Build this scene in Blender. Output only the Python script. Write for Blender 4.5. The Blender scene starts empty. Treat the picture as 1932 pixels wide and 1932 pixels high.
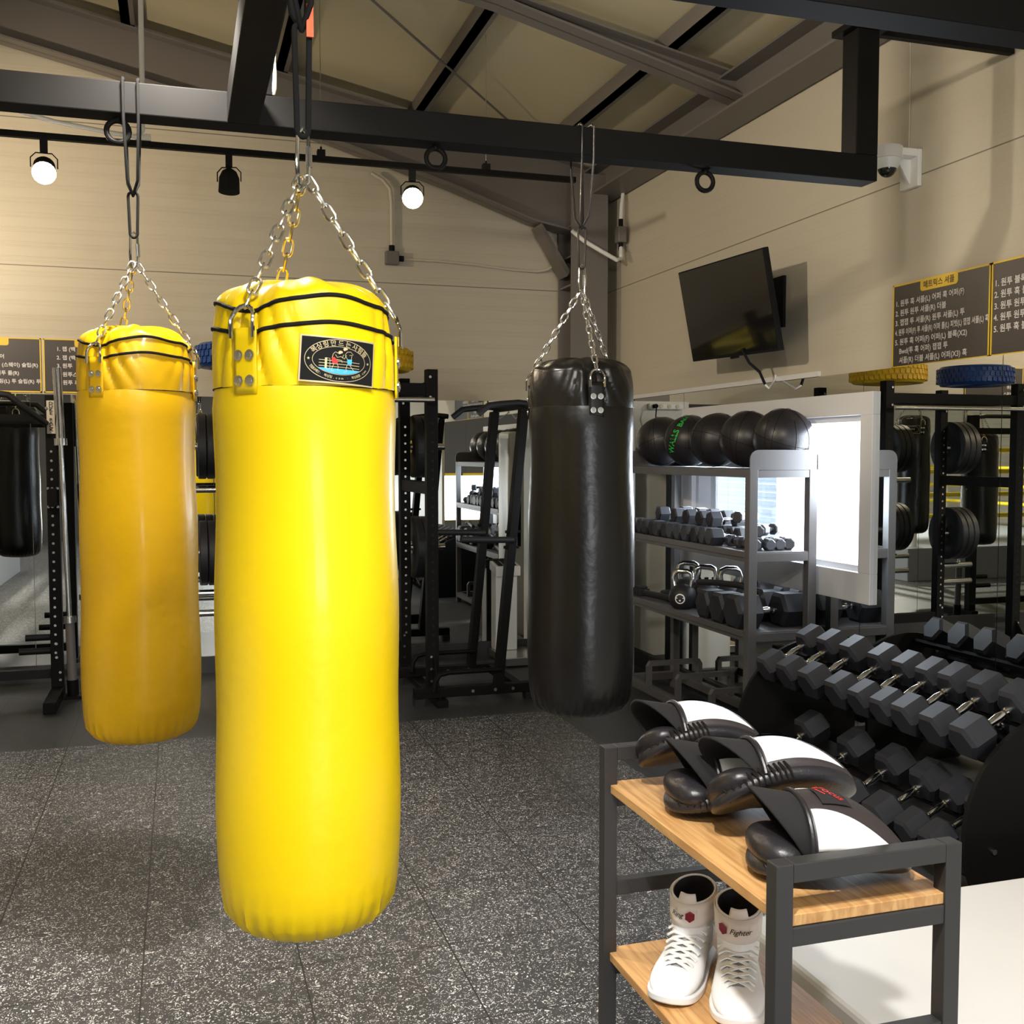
import bpy, bmesh, math, random
from math import sin, cos, pi, radians as R, tan, atan2, sqrt
from mathutils import Vector as V, Matrix as M
random.seed(7)
SC = bpy.context.scene
COL = SC.collection

# ------------------------------------------------------------------ camera, world, lights, exposure
cam_d = bpy.data.cameras.new('camera'); cam = bpy.data.objects.new('camera', cam_d); COL.objects.link(cam)
cam.location = (0, 0, 1.6)
cam.rotation_euler = (R(90 - 3.1), 0, R(-17.4))
cam_d.sensor_width = 36; cam_d.lens = 36 * 2000 / 1932; cam_d.clip_start = 0.02
SC.camera = cam
SC.view_settings.view_transform = 'Standard'; SC.view_settings.look = 'None'
SC.view_settings.gamma = 1; SC.view_settings.use_curve_mapping = False
SC.view_settings.exposure = 0.1
try:
    SC.cycles.max_bounces = 10; SC.cycles.glossy_bounces = 8; SC.cycles.diffuse_bounces = 4
    SC.cycles.use_denoising = True; SC.cycles.sample_clamp_indirect = 6.0; SC.cycles.blur_glossy = 0.5
    SC.cycles.caustics_reflective = False; SC.cycles.caustics_refractive = False
except Exception: pass
W = bpy.data.worlds.new('world'); SC.world = W; W.use_nodes = True
W.node_tree.nodes['Background'].inputs[0].default_value = (0.80, 0.90, 1.0, 1)
W.node_tree.nodes['Background'].inputs[1].default_value = 4.5

def light(kind, name, loc, power, color, aim=None, size=.1, size_y=None, angle=100, blend=.6):
    d = bpy.data.lights.new(name, kind); o = bpy.data.objects.new(name, d); COL.objects.link(o)
    d.energy = power; d.color = color; o.location = loc
    if kind == 'AREA':
        d.size = size
        if size_y: d.shape = 'RECTANGLE'; d.size_y = size_y
    else: d.shadow_soft_size = size
    if kind == 'SPOT': d.spot_size = R(angle); d.spot_blend = blend
    if aim is not None: o.rotation_euler = (V(aim) - V(loc)).to_track_quat('-Z', 'Y').to_euler()
    return o
WARM = (1, .80, .56); NEUT = (1, .93, .82)
# daylight through the shop front behind the camera and through the window in the right wall
light('AREA', 'shopfront_daylight', (1.12, -4.9, .72), 90, (.95, .98, 1), (1.12, 4, .9), 1.7, .9)
light('AREA', 'window_daylight', (3.30, 5.52, 1.4), 75, (.78, .89, 1), (0, 5.3, .9), 1.76, .72)
# lamps: (lamp position, aim, watts, colour, cone)
LAMPS_TRACK = [((-.66, 6.2), (-.45, 3.4, .9), 60, WARM, 130), ((1.33, 6.2), (.75, 3.0, 1.3), 60, WARM, 130), ((-1.75, 6.2), (-.5, 8.0, 2.75), 125, WARM, 120)]  # third lamp is added out of view to brighten the back wall
LAMPS_BACK = [((.0, 3.27), (-.05, 3.6, .0), 230, (1, .93, .82), 125),
              ((-.10, .60), (1.45, 2.1, .4), 300, (1, .975, .94), 56),
              ((.50, .30), (.55, 2.4, .8), 150, (1, .965, .90), 105),
              ((-.90, 1.20), (-.2, 6.5, 2.3), 40, WARM, 110),  # wall wash, added to lift the back wall
              ((-1.35, 3.3), (3.3, 5.75, 2.4), 250, (1, .86, .68), 62),
              ((.45, 1.35), (3.3, 3.9, 2.6), 105, (1, .86, .68), 75),
              ((-3.4, 1.8), (-3.8, 3.2, .5), 900, NEUT, 140)]  # added out of view to brighten the ring in the mirror
FILL_PANELS = [(-.6, -1.2), (1.6, -1.8), (-3.2, -1.5)]  # overhead panels added behind the camera as soft fill

# ------------------------------------------------------------------ materials
def mat(name, color, rough=.5, metal=0.0, coat=0.0, emit=None, es=0, trans=0, spec=None):
    m = bpy.data.materials.new(name); m.use_nodes = True
    b = m.node_tree.nodes['Principled BSDF']
    b.inputs['Base Color'].default_value = (*color, 1); b.inputs['Roughness'].default_value = rough
    b.inputs['Metallic'].default_value = metal; b.inputs['Coat Weight'].default_value = coat
    b.inputs['Coat Roughness'].default_value = .12
    if spec is not None: b.inputs['Specular IOR Level'].default_value = spec
    if emit: b.inputs['Emission Color'].default_value = (*emit, 1); b.inputs['Emission Strength'].default_value = es
    if trans: b.inputs['Transmission Weight'].default_value = trans
    return m
def nd(m, t, **kw):
    n = m.node_tree.nodes.new(t)
    for k, v in kw.items(): setattr(n, k, v)
    return n
def lk(m, a, b): m.node_tree.links.new(a, b)
def math_n(m, op, a, b=None, c=None):
    n = nd(m, 'ShaderNodeMath', operation=op)
    for i, x in enumerate((a, b, c)):
        if x is None: continue
        if isinstance(x, (int, float)): n.inputs[i].default_value = x
        else: lk(m, x, n.inputs[i])
    return n.outputs[0]
def mixc(m, fac, a, b):
    n = nd(m, 'ShaderNodeMix', data_type='RGBA')
    if isinstance(fac, (int, float)): n.inputs[0].default_value = fac
    else: lk(m, fac, n.inputs[0])
    for i, x in ((6, a), (7, b)):
        if isinstance(x, tuple): n.inputs[i].default_value = (*x, 1)
        else: lk(m, x, n.inputs[i])
    return n.outputs[2]
def bsdf(m): return m.node_tree.nodes['Principled BSDF']
def bumpify(m, scale=200, strength=.15, detail=3, dist=.002):
    t = nd(m, 'ShaderNodeTexCoord'); n = nd(m, 'ShaderNodeTexNoise'); n.inputs['Scale'].default_value = scale; n.inputs['Detail'].default_value = detail
    lk(m, t.outputs['Object'], n.inputs['Vector']); b = nd(m, 'ShaderNodeBump'); b.inputs['Strength'].default_value = strength; b.inputs['Distance'].default_value = dist
    lk(m, n.outputs['Fac'], b.inputs['Height']); lk(m, b.outputs[0], bsdf(m).inputs['Normal']); return m

m_yel = bumpify(mat('yellow_vinyl', (.84, .585, .002), .38, coat=.12, spec=.3), 30, .10, 2, .01)
m_yel_dim = bumpify(mat('dimmed_yellow_vinyl', (.70, .405, .002), .38, coat=.1, spec=.3), 30, .10, 2, .01)  # the yellow vinyl again, darkened to imitate weaker light on the left bag
m_blkv = bumpify(mat('black_vinyl', (.0075, .0064, .006), .30, spec=.4), 30, .12, 2, .01)
m_blk = mat('black_paint', (.0045, .0042, .0042), .6, spec=.15)
m_blkm = mat('black_matte', (.009, .009, .0095), .75, spec=.15)
m_rub = bumpify(mat('black_rubber', (.014, .014, .016), .5, spec=.4), 120, .1)
m_hex = bumpify(mat('grey_black_rubber', (.020, .021, .027), .5, spec=.4), 150, .12)
m_chr = mat('chrome', (.78, .78, .78), .12, 1)
m_zinc = mat('zinc_plated_steel', (.70, .69, .66), .22, 1)
m_zinc_refl = mat('zinc_steel_yellow_reflection', (.75, .60, .28), .25, 1)  # yellow tint paints the bag's reflection into the rear chain
m_steel = mat('grey_steel_paint', (.17, .155, .145), .5)
m_rack = bumpify(mat('warm_grey_rack_paint', (.10, .096, .098), .45), 60, .05)
m_rackd = mat('charcoal_table_frame', (.026, .025, .025), .5)
m_white = mat('white_paint', (.80, .80, .80), .4)
m_winw = mat('white_window_frame', (.78, .79, .82), .35)
m_bench = bumpify(mat('white_leatherette', (.82, .81, .79), .45), 200, .05)
m_mirror = mat('mirror_glass', (.86, .89, .87), .0, 1)
m_mside = mat('mirror_edge', (.25, .30, .28), .3)
m_sign = mat('sign_dark_brown', (.045, .036, .034), .42)
m_signy = mat('sign_yellow', (.85, .58, .03), .45)
m_letw = mat('white_lettering', (.80, .78, .78), .5)
m_letd = mat('dark_lettering', (.08, .05, .02), .5)
m_screen = mat('black_glass_screen', (.008, .008, .009), .06, coat=.3)
m_bulb = mat('lamp_glow', (1, .9, .7), .5, emit=(1, .86, .62), es=30)
m_beige = mat('beige_plastic', (.62, .57, .48), .5)
m_col = mat('boxing_panel_white', (.66, .66, .63), .5)
m_ac = mat('white_plastic', (.80, .81, .80), .35)
m_leather = bumpify(mat('black_leather', (.016, .0145, .018), .36, spec=.5), 160, .35, 4, .002)
m_leatherb = bumpify(mat('brown_black_leather', (.034, .027, .028), .45), 160, .3, 4, .002)
m_fab = mat('black_fabric', (.010, .009, .010), .95)
m_wpan = mat('white_leather', (.85, .85, .85), .4)
m_red = mat('red_thread', (.70, .02, .02), .5)
m_shoe = bumpify(mat('white_shoe_mesh', (.82, .82, .83), .6), 400, .25, 2, .001)
m_strap = mat('cream_strap', (.80, .74, .70), .5)
m_lace = mat('white_lace', (.84, .84, .82), .7)
m_ruby = mat('dark_red_badge', (.22, .015, .03), .3)
m_grn = mat('green_print', (.02, .55, .06), .5)
m_blue = mat('blue_rubber', (.008, .05, .22), .35)
m_ylt = mat('yellow_tyre_rubber', (.80, .50, .01), .45)
m_prty = mat('gold_print', (.62, .52, .30), .4, .3)
m_prtr = mat('red_print', (.70, .03, .02), .5)
m_prtb = mat('blue_print', (.06, .42, .85), .5)
m_org = mat('orange_tag', (.75, .10, .02), .6)
m_blind = mat('white_roller_blind', (.9, .9, .9), .8, emit=(.95, .97, 1), es=2.6)  # glow stands in for daylight coming through the cloth
m_siding = mat('blue_grey_siding', (.42, .50, .60), .5)
m_hub = mat('black_pocket', (.008, .008, .008), .95)
m_rope = mat('yellow_rope', (.88, .68, .03), .45)
m_canvas = mat('grey_canvas', (.30, .32, .36), .8)

def make_wall(name, base, joint):
    m = mat(name, base, .5)
    t = nd(m, 'ShaderNodeTexCoord'); s = nd(m, 'ShaderNodeSeparateXYZ'); lk(m, t.outputs['Object'], s.inputs[0])
    z = s.outputs[2]
    f = math_n(m, 'FRACT', math_n(m, 'DIVIDE', z, .1))          # shallow groove each 10 cm
    g1 = math_n(m, 'LESS_THAN', math_n(m, 'ABSOLUTE', math_n(m, 'SUBTRACT', f, .35)), .05)
    g2 = math_n(m, 'LESS_THAN', math_n(m, 'ABSOLUTE', math_n(m, 'SUBTRACT', f, .60)), .05)
    f2 = math_n(m, 'FRACT', math_n(m, 'ADD', math_n(m, 'DIVIDE', z, 1.0), 1 - joint))
    g3 = math_n(m, 'LESS_THAN', f2, .006)                       # seam between two panels
    h = math_n(m, 'SUBTRACT', math_n(m, 'SUBTRACT', 1.0, math_n(m, 'MULTIPLY', math_n(m, 'ADD', g1, g2), .35)), g3)
    b = nd(m, 'ShaderNodeBump'); b.inputs['Strength'].default_value = 1.0; b.inputs['Distance'].default_value = .012
    lk(m, h, b.inputs['Height']); lk(m, b.outputs[0], bsdf(m).inputs['Normal'])
    lk(m, mixc(m, g3, base, tuple(c * .35 for c in base)), bsdf(m).inputs['Base Color'])
    return m
m_wall = make_wall('cream_metal_panel', (.60, .55, .445), .90)
m_ceil = bumpify(mat('cream_roof_panel', (.64, .58, .40), .5), 3, .1)
def make_floor():
    m = mat('rubber_tiles', (.03, .03, .03), .48)
    t = nd(m, 'ShaderNodeTexCoord'); s = nd(m, 'ShaderNodeSeparateXYZ'); lk(m, t.outputs['Object'], s.inputs[0])
    x, y = s.outputs[0], s.outputs[1]
    n = nd(m, 'ShaderNodeTexNoise'); n.inputs['Scale'].default_value = 72; n.inputs['Detail'].default_value = 1.0; n.inputs['Distortion'].default_value = 2.6
    lk(m, t.outputs['Object'], n.inputs['Vector'])
    r = nd(m, 'ShaderNodeValToRGB'); r.color_ramp.elements[0].position = .615; r.color_ramp.elements[1].position = .64
    lk(m, n.outputs['Fac'], r.inputs[0])
    n2 = nd(m, 'ShaderNodeTexNoise'); n2.inputs['Scale'].default_value = 1.3; n2.inputs['Detail'].default_value = 4
    lk(m, t.outputs['Object'], n2.inputs['Vector'])
    inx = math_n(m, 'LESS_THAN', x, 2.19); iny = math_n(m, 'LESS_THAN', y, 6.19)
    ins = math_n(m, 'MULTIPLY', inx, iny)
    fx = math_n(m, 'FRACT', math_n(m, 'ADD', math_n(m, 'DIVIDE', math_n(m, 'ADD', x, .137), .475), 20.0))
    fy = math_n(m, 'FRACT', math_n(m, 'ADD', math_n(m, 'DIVIDE', math_n(m, 'SUBTRACT', y, 3.293), .4725), 20.0))
    j = math_n(m, 'MAXIMUM', math_n(m, 'LESS_THAN', fx, .011), math_n(m, 'LESS_THAN', fy, .011))
    dust = mixc(m, n2.outputs['Fac'], (.026, .027, .029), (.055, .056, .060))
    speck = mixc(m, math_n(m, 'MULTIPLY', r.outputs[0], ins), dust, (.78, .77, .76))
    lk(m, mixc(m, j, speck, (.012, .012, .012)), bsdf(m).inputs['Base Color'])
    b = nd(m, 'ShaderNodeBump'); b.inputs['Strength'].default_value = .35; b.inputs['Distance'].default_value = .003
    lk(m, math_n(m, 'SUBTRACT', n.outputs['Fac'], math_n(m, 'MULTIPLY', j, 1.5)), b.inputs['Height']); lk(m, b.outputs[0], bsdf(m).inputs['Normal'])
    return m
m_floor = make_floor()
def make_wood():
    m = mat('oak_board', (.5, .3, .12), .45)
    t = nd(m, 'ShaderNodeTexCoord'); mp = nd(m, 'ShaderNodeMapping'); mp.inputs['Scale'].default_value = (30, 1.6, 8)
    lk(m, t.outputs['Object'], mp.inputs[0]); n = nd(m, 'ShaderNodeTexNoise'); n.inputs['Scale'].default_value = 3; n.inputs['Detail'].default_value = 6; n.inputs['Distortion'].default_value = .6
    lk(m, mp.outputs[0], n.inputs['Vector'])
    r = nd(m, 'ShaderNodeValToRGB'); e = r.color_ramp.elements
    e[0].position = .35; e[0].color = (.42, .215, .075, 1); e[1].position = .62; e[1].color = (.60, .35, .14, 1)
    lk(m, n.outputs['Fac'], r.inputs[0]); lk(m, r.outputs[0], bsdf(m).inputs['Base Color']); return m
m_wood = make_wood()
m_shirt = m_steel

# ------------------------------------------------------------------ mesh builder
class MB:
    def __init__(s): s.bm = bmesh.new()
    def _face(s, vs, mi=0):
        try: f = s.bm.faces.new(vs); f.material_index = mi; return f
        except ValueError: return None
    def box(s, x0, x1, y0, y1, z0, z1, mi=0):
        v = [s.bm.verts.new(p) for p in ((x0,y0,z0),(x1,y0,z0),(x1,y1,z0),(x0,y1,z0),(x0,y0,z1),(x1,y0,z1),(x1,y1,z1),(x0,y1,z1))]
        for f in ((3,2,1,0),(4,5,6,7),(0,1,5,4),(1,2,6,5),(2,3,7,6),(3,0,4,7)): s._face([v[i] for i in f], mi)
        return s
    def bar(s, p, q, w, h, up=(0,0,1), mi=0):
        p, q = V(p), V(q); d = (q-p).normalized(); u = V(up)
        sd = d.cross(u)
        if sd.length < 1e-4: sd = d.cross(V((0,1,0)))
        sd.normalize(); u = sd.cross(d).normalized()
        v = []
        for c in (p, q):
            for a, b in ((-1,-1),(1,-1),(1,1),(-1,1)): v.append(s.bm.verts.new(c + sd*a*w/2 + u*b*h/2))
        for f in ((0,1,2,3),(7,6,5,4),(0,4,5,1),(1,5,6,2),(2,6,7,3),(3,7,4,0)): s._face([v[i] for i in f], mi)
        return s
    def tube(s, pts, r, seg=8, closed=False, mi=0, flat=None):
        pts = [V(p) for p in pts]; n = len(pts); rings = []; prev = None
        for i, p in enumerate(pts):
            if closed: t = pts[(i+1) % n] - pts[i-1]
            else: t = pts[min(i+1, n-1)] - pts[max(i-1, 0)]
            t.normalize()
            if prev is None:
                a = V((0,0,1)) if abs(t.z) < .9 else V((0,1,0))
                nrm = (a - t*a.dot(t)).normalized()
            else:
                nrm = prev - t*prev.dot(t)
                nrm = nrm.normalized() if nrm.length > 1e-6 else prev
            prev = nrm; bn = t.cross(nrm); rr = r[i] if isinstance(r, (list, tuple)) else r
            ring = []
            for k in range(seg):
                a = 2*pi*k/seg; fx, fy = (flat if flat else (1, 1))
                ring.append(s.bm.verts.new(p + nrm*cos(a)*rr*fx + bn*sin(a)*rr*fy))
            rings.append(ring)
        m = n if closed else n-1
        off = 0
        if closed:   # match twist at the seam
            best = min(range(seg), key=lambda o: sum((rings[0][(k+o) % seg].co - rings[-1][k].co).length for k in range(seg)))
            off = best
        for i in range(m):
            a, b = rings[i], rings[(i+1) % n]
            o = off if closed and i == n-1 else 0
            for k in range(seg): s._face([a[k], a[(k+1) % seg], b[(k+1+o) % seg], b[(k+o) % seg]], mi)
        if not closed:
            s._face(rings[0][::-1], mi); s._face(rings[-1], mi)
        return s
    def cyl(s, p, q, r, seg=20, r2=None, mi=0):
        return s.tube([p, q], [r, r if r2 is None else r2], seg, mi=mi)
    def ell(s, c, rad, nu=20, nv=12, mi=0, e=1.0):
        c = V(c); rx, ry, rz = rad
        def pw(a): return math.copysign(abs(a)**e, a)
        rows = []
        for j in range(nv+1):
            ph = -pi/2 + pi*j/nv
            if j in (0, nv): rows.append([s.bm.verts.new(c + V((0,0,rz*pw(sin(ph)))))])
            else: rows.append([s.bm.verts.new(c + V((rx*pw(cos(ph))*pw(cos(2*pi*i/nu)), ry*pw(cos(ph))*pw(sin(2*pi*i/nu)), rz*pw(sin(ph))))) for i in range(nu)])
        s._rows(rows, nu, mi); return s
    def _rows(s, rows, nu, mi):
        for j in range(len(rows)-1):
            a, b = rows[j], rows[j+1]
            for i in range(nu):
                k = (i+1) % nu
                if len(a) == 1 and len(b) == 1: continue
                if len(a) == 1: s._face([a[0], b[k], b[i]], mi)
                elif len(b) == 1: s._face([a[i], a[k], b[0]], mi)
                else: s._face([a[i], a[k], b[k], b[i]], mi)
    def lathe(s, prof, c=(0,0,0), nu=32, fn=None, mi=0, capa=True, capb=True):
        c = V(c); rows = []
        for r, z in prof:
            if r < 1e-5: rows.append([s.bm.verts.new(c + V((0,0,z)))])
            else:
                row = []
                for i in range(nu):
                    a = 2*pi*i/nu; rr, zz = (r, z) if fn is None else fn(a, r, z)
                    row.append(s.bm.verts.new(c + V((rr*sin(a), -rr*cos(a), zz))))
                rows.append(row)
        s._rows(rows, nu, mi)
        if capa and len(rows[0]) > 1: s._face(rows[0][::-1], mi)
        if capb and len(rows[-1]) > 1: s._face(rows[-1], mi)
        return s
    def grid(s, fn, nu, nv, closeu=False, mi=0):
        vs = [[s.bm.verts.new(fn(i/nu, j/nv)) for i in range(nu if closeu else nu+1)] for j in range(nv+1)]
        for j in range(nv):
            for i in range(nu):
                k = (i+1) % nu if closeu else i+1
                s._face([vs[j][i], vs[j][k], vs[j+1][k], vs[j+1][i]], mi)
        return s
    def poly(s, pts, d, mi=0):       # prism: outline points (3D) extruded by the vector d
        d = V(d); a = [s.bm.verts.new(V(p)) for p in pts]; b = [s.bm.verts.new(V(p)+d) for p in pts]; n = len(a)
        s._face(a[::-1], mi); s._face(b, mi)
        for i in range(n): s._face([a[i], a[(i+1) % n], b[(i+1) % n], b[i]], mi)
        return s
    def xf(s, mtx): bmesh.ops.transform(s.bm, matrix=mtx, verts=s.bm.verts); return s
    def build(s, name, m, parent=None, world=True, smooth=35, bevel=0, solid=0, fix=True, sub=0):
        if fix: bmesh.ops.recalc_face_normals(s.bm, faces=s.bm.faces)
        if parent is not None and world:
            bmesh.ops.translate(s.bm, vec=-wloc(parent), verts=s.bm.verts)
        me = bpy.data.meshes.new(name); s.bm.to_mesh(me); s.bm.free()
        for x in (m if isinstance(m, (list, tuple)) else [m]): me.materials.append(x)
        if smooth: me.shade_smooth(); me.set_sharp_from_angle(angle=R(smooth))
        o = bpy.data.objects.new(name, me); COL.objects.link(o)
        if parent is not None: o.parent = parent
        if sub: k = o.modifiers.new('sub', 'SUBSURF'); k.levels = sub; k.render_levels = sub
        if solid: k = o.modifiers.new('solid', 'SOLIDIFY'); k.thickness = solid; k.offset = -1
        if bevel: k = o.modifiers.new('bevel', 'BEVEL'); k.width = bevel; k.segments = 2; k.limit_method = 'ANGLE'; k.angle_limit = R(40)
        return o
def wloc(o):
    v = V((0,0,0))
    while o is not None: v = v + V(o.location); o = o.parent
    return v
def tag(o, label=None, cat=None, group=None, kind=None):
    for k, v in (('label', label), ('category', cat), ('group', group), ('kind', kind)):
        if v: o[k] = v
    return o
def thing(name, label, cat, loc=(0,0,0), rz=0, group=None):
    o = bpy.data.objects.new(name, None); COL.objects.link(o); o.empty_display_size = .1
    o.location = loc; o.rotation_euler = (0,0,rz); return tag(o, label, cat, group)
KIDS = {}
def dup(src, loc=None, rz=None, label=None, group=None, scale=None):
    c = src.copy(); COL.objects.link(c)
    if loc is not None: c.location = loc
    if rz is not None: c.rotation_euler = (0,0,rz) if not isinstance(rz, tuple) else rz
    if scale: c.scale = (scale,)*3
    if label: c['label'] = label
    if group: c['group'] = group
    for ch in [o for o in bpy.data.objects if o.parent == src]:
        d = ch.copy(); COL.objects.link(d); d.parent = c
        for g in [o for o in bpy.data.objects if o.parent == ch]:
            e = g.copy(); COL.objects.link(e); e.parent = d
    return c
def structure(o): o['kind'] = 'structure'; return o
NTH = ['nearest', 'second', 'third', 'fourth', 'fifth', 'sixth', 'seventh', 'eighth', 'ninth', 'tenth', 'eleventh', 'twelfth', 'thirteenth', 'fourteenth', 'fifteenth', 'sixteenth']

_txt = {}
def text_verts(txt, size, align='LEFT', shear=0, squeeze=1, extrude=.0):
    """flat glyph mesh of a text as (verts, faces)"""
    key = (txt, size, align, shear, squeeze)
    if key in _txt: return _txt[key]
    cu = bpy.data.curves.new('text', 'FONT'); cu.body = txt; cu.size = size; cu.align_x = align; cu.shear = shear
    cu.resolution_u = 3; cu.offset = size*(.018 if size > .013 and not shear else .005); cu.fill_mode = 'FRONT'; cu.space_character = 1.0
    ob = bpy.data.objects.new('text', cu); COL.objects.link(ob)
    dg = bpy.context.evaluated_depsgraph_get(); me = bpy.data.meshes.new_from_object(ob.evaluated_get(dg))
    vs = [(v.co.x*squeeze, v.co.y) for v in me.vertices]; fs = [tuple(p.vertices) for p in me.polygons]
    bpy.data.objects.remove(ob); bpy.data.curves.remove(cu); bpy.data.meshes.remove(me)
    _txt[key] = (vs, fs); return vs, fs
def add_text(mb, txt, size, fn, **kw):
    vs, fs = text_verts(txt, size, **kw)
    b = [mb.bm.verts.new(V(fn(u, v))) for u, v in vs]
    for f in fs: mb._face([b[i] for i in f])
def add_shape(mb, pts, fn):      # filled 2D outline, triangulated as a fan through its ear clip
    from mathutils.geometry import tessellate_polygon
    tri = tessellate_polygon([[V((p[0], p[1], 0)) for p in pts]])
    b = [mb.bm.verts.new(V(fn(*p))) for p in pts]
    for t in tri: mb._face([b[i] for i in t])
def add_stroke(mb, pts, w, fn, closed=False):
    n = len(pts); L = []; Rr = []
    for i in range(n):
        a = pts[i-1] if (i or closed) else pts[i]; c = pts[(i+1) % n] if (i < n-1 or closed) else pts[i]
        d = V((c[0]-a[0], c[1]-a[1])); d = d.normalized() if d.length else V((1,0)); q = V((-d.y, d.x))*w/2
        L.append(mb.bm.verts.new(V(fn(pts[i][0]+q.x, pts[i][1]+q.y)))); Rr.append(mb.bm.verts.new(V(fn(pts[i][0]-q.x, pts[i][1]-q.y))))
    for i in range(n if closed else n-1):
        k = (i+1) % n; mb._face([L[i], L[k], Rr[k], Rr[i]])

# ------------------------------------------------------------------ the room
WX, DY = 3.32, 8.05                      # right wall plane, back wall plane
LX, FY = -7.2, -5.0
def roof(x): return 4.56 - .2*x if x > -1.9 else 4.94 - .2*(-1.9 - x)
structure(MB().box(LX-.2, WX+.1, FY-.2, DY+.1, -.1, 0).build('floor', m_floor, smooth=0))
b = MB(); b.poly([(LX, DY, -.05), (WX+.1, DY, -.05), (WX+.1, DY, 4.3), (-1.9, DY, 5.3), (LX, DY, 4.6)], (0, .1, 0))
structure(b.build('wall_back', m_wall, smooth=0))
WY0, WY1, WZ0, WZ1 = 4.60, 6.44, 1.00, 1.80            # opening in the right wall for the window
b = MB(); b.box(WX, WX+.12, FY, WY0, -.05, 4.4); b.box(WX, WX+.12, WY1, DY+.1, -.05, 4.4); b.box(WX, WX+.12, WY0, WY1, -.05, WZ0); b.box(WX, WX+.12, WY0, WY1, WZ1, 4.4)
structure(b.build('wall_right', m_wall, smooth=0))
structure(MB().box(LX-.1, LX, FY, DY, -.05, 4.6).build('wall_left', m_wall, smooth=0))
OX0, OX1, OZ0, OZ1 = .25, 2.0, .25, 1.22                 # glazed opening in the wall behind the camera
b = MB(); b.box(LX, OX0, FY-.1, FY, -.05, 5); b.box(OX1, WX, FY-.1, FY, -.05, 5); b.box(OX0, OX1, FY-.1, FY, OZ1, 5); b.box(OX0, OX1, FY-.1, FY, -.05, OZ0)
structure(b.build('wall_front', mat('charcoal_wall', (.10, .09, .085), .6), smooth=0))
b = MB()
for x in (OX0, 1.08, OX1-.07): b.box(x, x+.07, FY-.08, FY+.02, OZ0, OZ1)
for z in (OZ0, OZ1-.07): b.box(OX0, OX1, FY-.08, FY+.02, z, z+.07)
structure(b.build('window_1', m_signy, smooth=0))
structure(MB().box(WX-.03, WX-.001, -4.9, 2.5, 0, 2.0).build('trim_wall_panelling', m_col, smooth=0))
b = MB(); b.poly([(WX+.2, FY-.2, roof(WX+.2)), (-1.9, FY-.2, roof(-1.9)), (LX-.2, FY-.2, roof(LX-.2)), (LX-.2, FY-.2, roof(LX-.2)+.1), (-1.9, FY-.2, roof(-1.9)+.1), (WX+.2, FY-.2, roof(WX+.2)+.1)], (0, DY-FY+.4, 0))
structure(b.build('ceiling', m_ceil, smooth=0))
# purlins run along the room under the roof panels
PX = [2.72, 1.72, .72, -.3, -1.3, -2.5, -3.6]
for x in PX:
    b = MB(); z = roof(x); b.box(x-.03, x+.03, FY, DY, z-.105, z-.003); b.box(x-.03, x+.06, FY, DY, z-.105, z-.098)
    structure(b.build('trim_purlin', m_steel, smooth=0))
def rafter(name, Y, pts, depth_top):
    # pts: (X, z bottom) along the underside; web up to the purlins, flanges top and bottom
    b = MB()
    for (xa, za), (xb, zb) in zip(pts, pts[1:]):
        ta, tb = roof(xa)-.11, roof(xb)-.11
        b.poly([(xa, Y-.006, za), (xb, Y-.006, zb), (xb, Y-.006, tb), (xa, Y-.006, ta)], (0, .012, 0))
        b.poly([(xa, Y-.09, za), (xb, Y-.09, zb), (xb, Y-.09, zb+.014), (xa, Y-.09, za+.014)], (0, .18, 0))
        b.poly([(xa, Y-.09, ta-.012), (xb, Y-.09, tb-.012), (xb, Y-.09, tb), (xa, Y-.09, ta)], (0, .18, 0))
    return structure(b.build(name, m_steel, smooth=0))
rafter('trim_rafter', 7.88, [(-1.9, 4.52), (.05, 4.10), (1.07, 3.87), (2.0, 3.60), (2.63, 3.385), (3.1, 3.30)], 0)
rafter('trim_rafter', 5.70, [(-1.9, 4.70), (1.70, 4.06), (2.5, 3.86), (3.2, 3.68)], 0)
rafter('trim_rafter', 3.50, [(-1.9, 4.70), (1.70, 4.06), (2.5, 3.86), (3.2, 3.68)], 0)
rafter('trim_rafter', 1.20, [(-1.9, 4.70), (1.70, 4.06), (2.5, 3.86), (3.2, 3.68)], 0)
b = MB(); b.box(3.06, 3.30, FY, DY, 3.60, 3.615); b.box(3.06, 3.30, FY, DY, 3.80, 3.815); b.box(3.17, 3.19, FY, DY, 3.615, 3.80)
structure(b.build('trim_eave_beam', m_steel, smooth=0))
for (p, q) in (((.62, 5.72, 4.30), (2.72, 7.86, 3.93)),):
    structure(MB().cyl(p, q, .008, 8).build('trim_brace_rod', m_steel))
# corner column: H section with stiffeners, the part below the mirrors is boxed in white
b = MB(); b.box(2.89, 3.19, 7.70, 7.715, 2.02, 3.75); b.box(2.89, 3.19, 7.985, 8.0, 2.02, 3.75); b.box(3.03, 3.045, 7.715, 7.985, 2.02, 3.75)
for z in (2.9, 3.12, 3.35): b.box(2.9, 3.18, 7.715, 7.985, z, z+.014)
b.poly([(2.66, 7.78, 3.36), (2.68, 7.78, 3.37), (2.91, 7.78, 3.02), (2.89, 7.78, 2.98)], (0, .2, 0))
structure(b.build('trim_column', m_steel, smooth=0))
b = MB(); b.box(2.74, 3.25, 7.66, 8.05, 0, 2.02)
structure(b.build('trim_column_boxing', m_col, smooth=0, bevel=.004))
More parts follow.
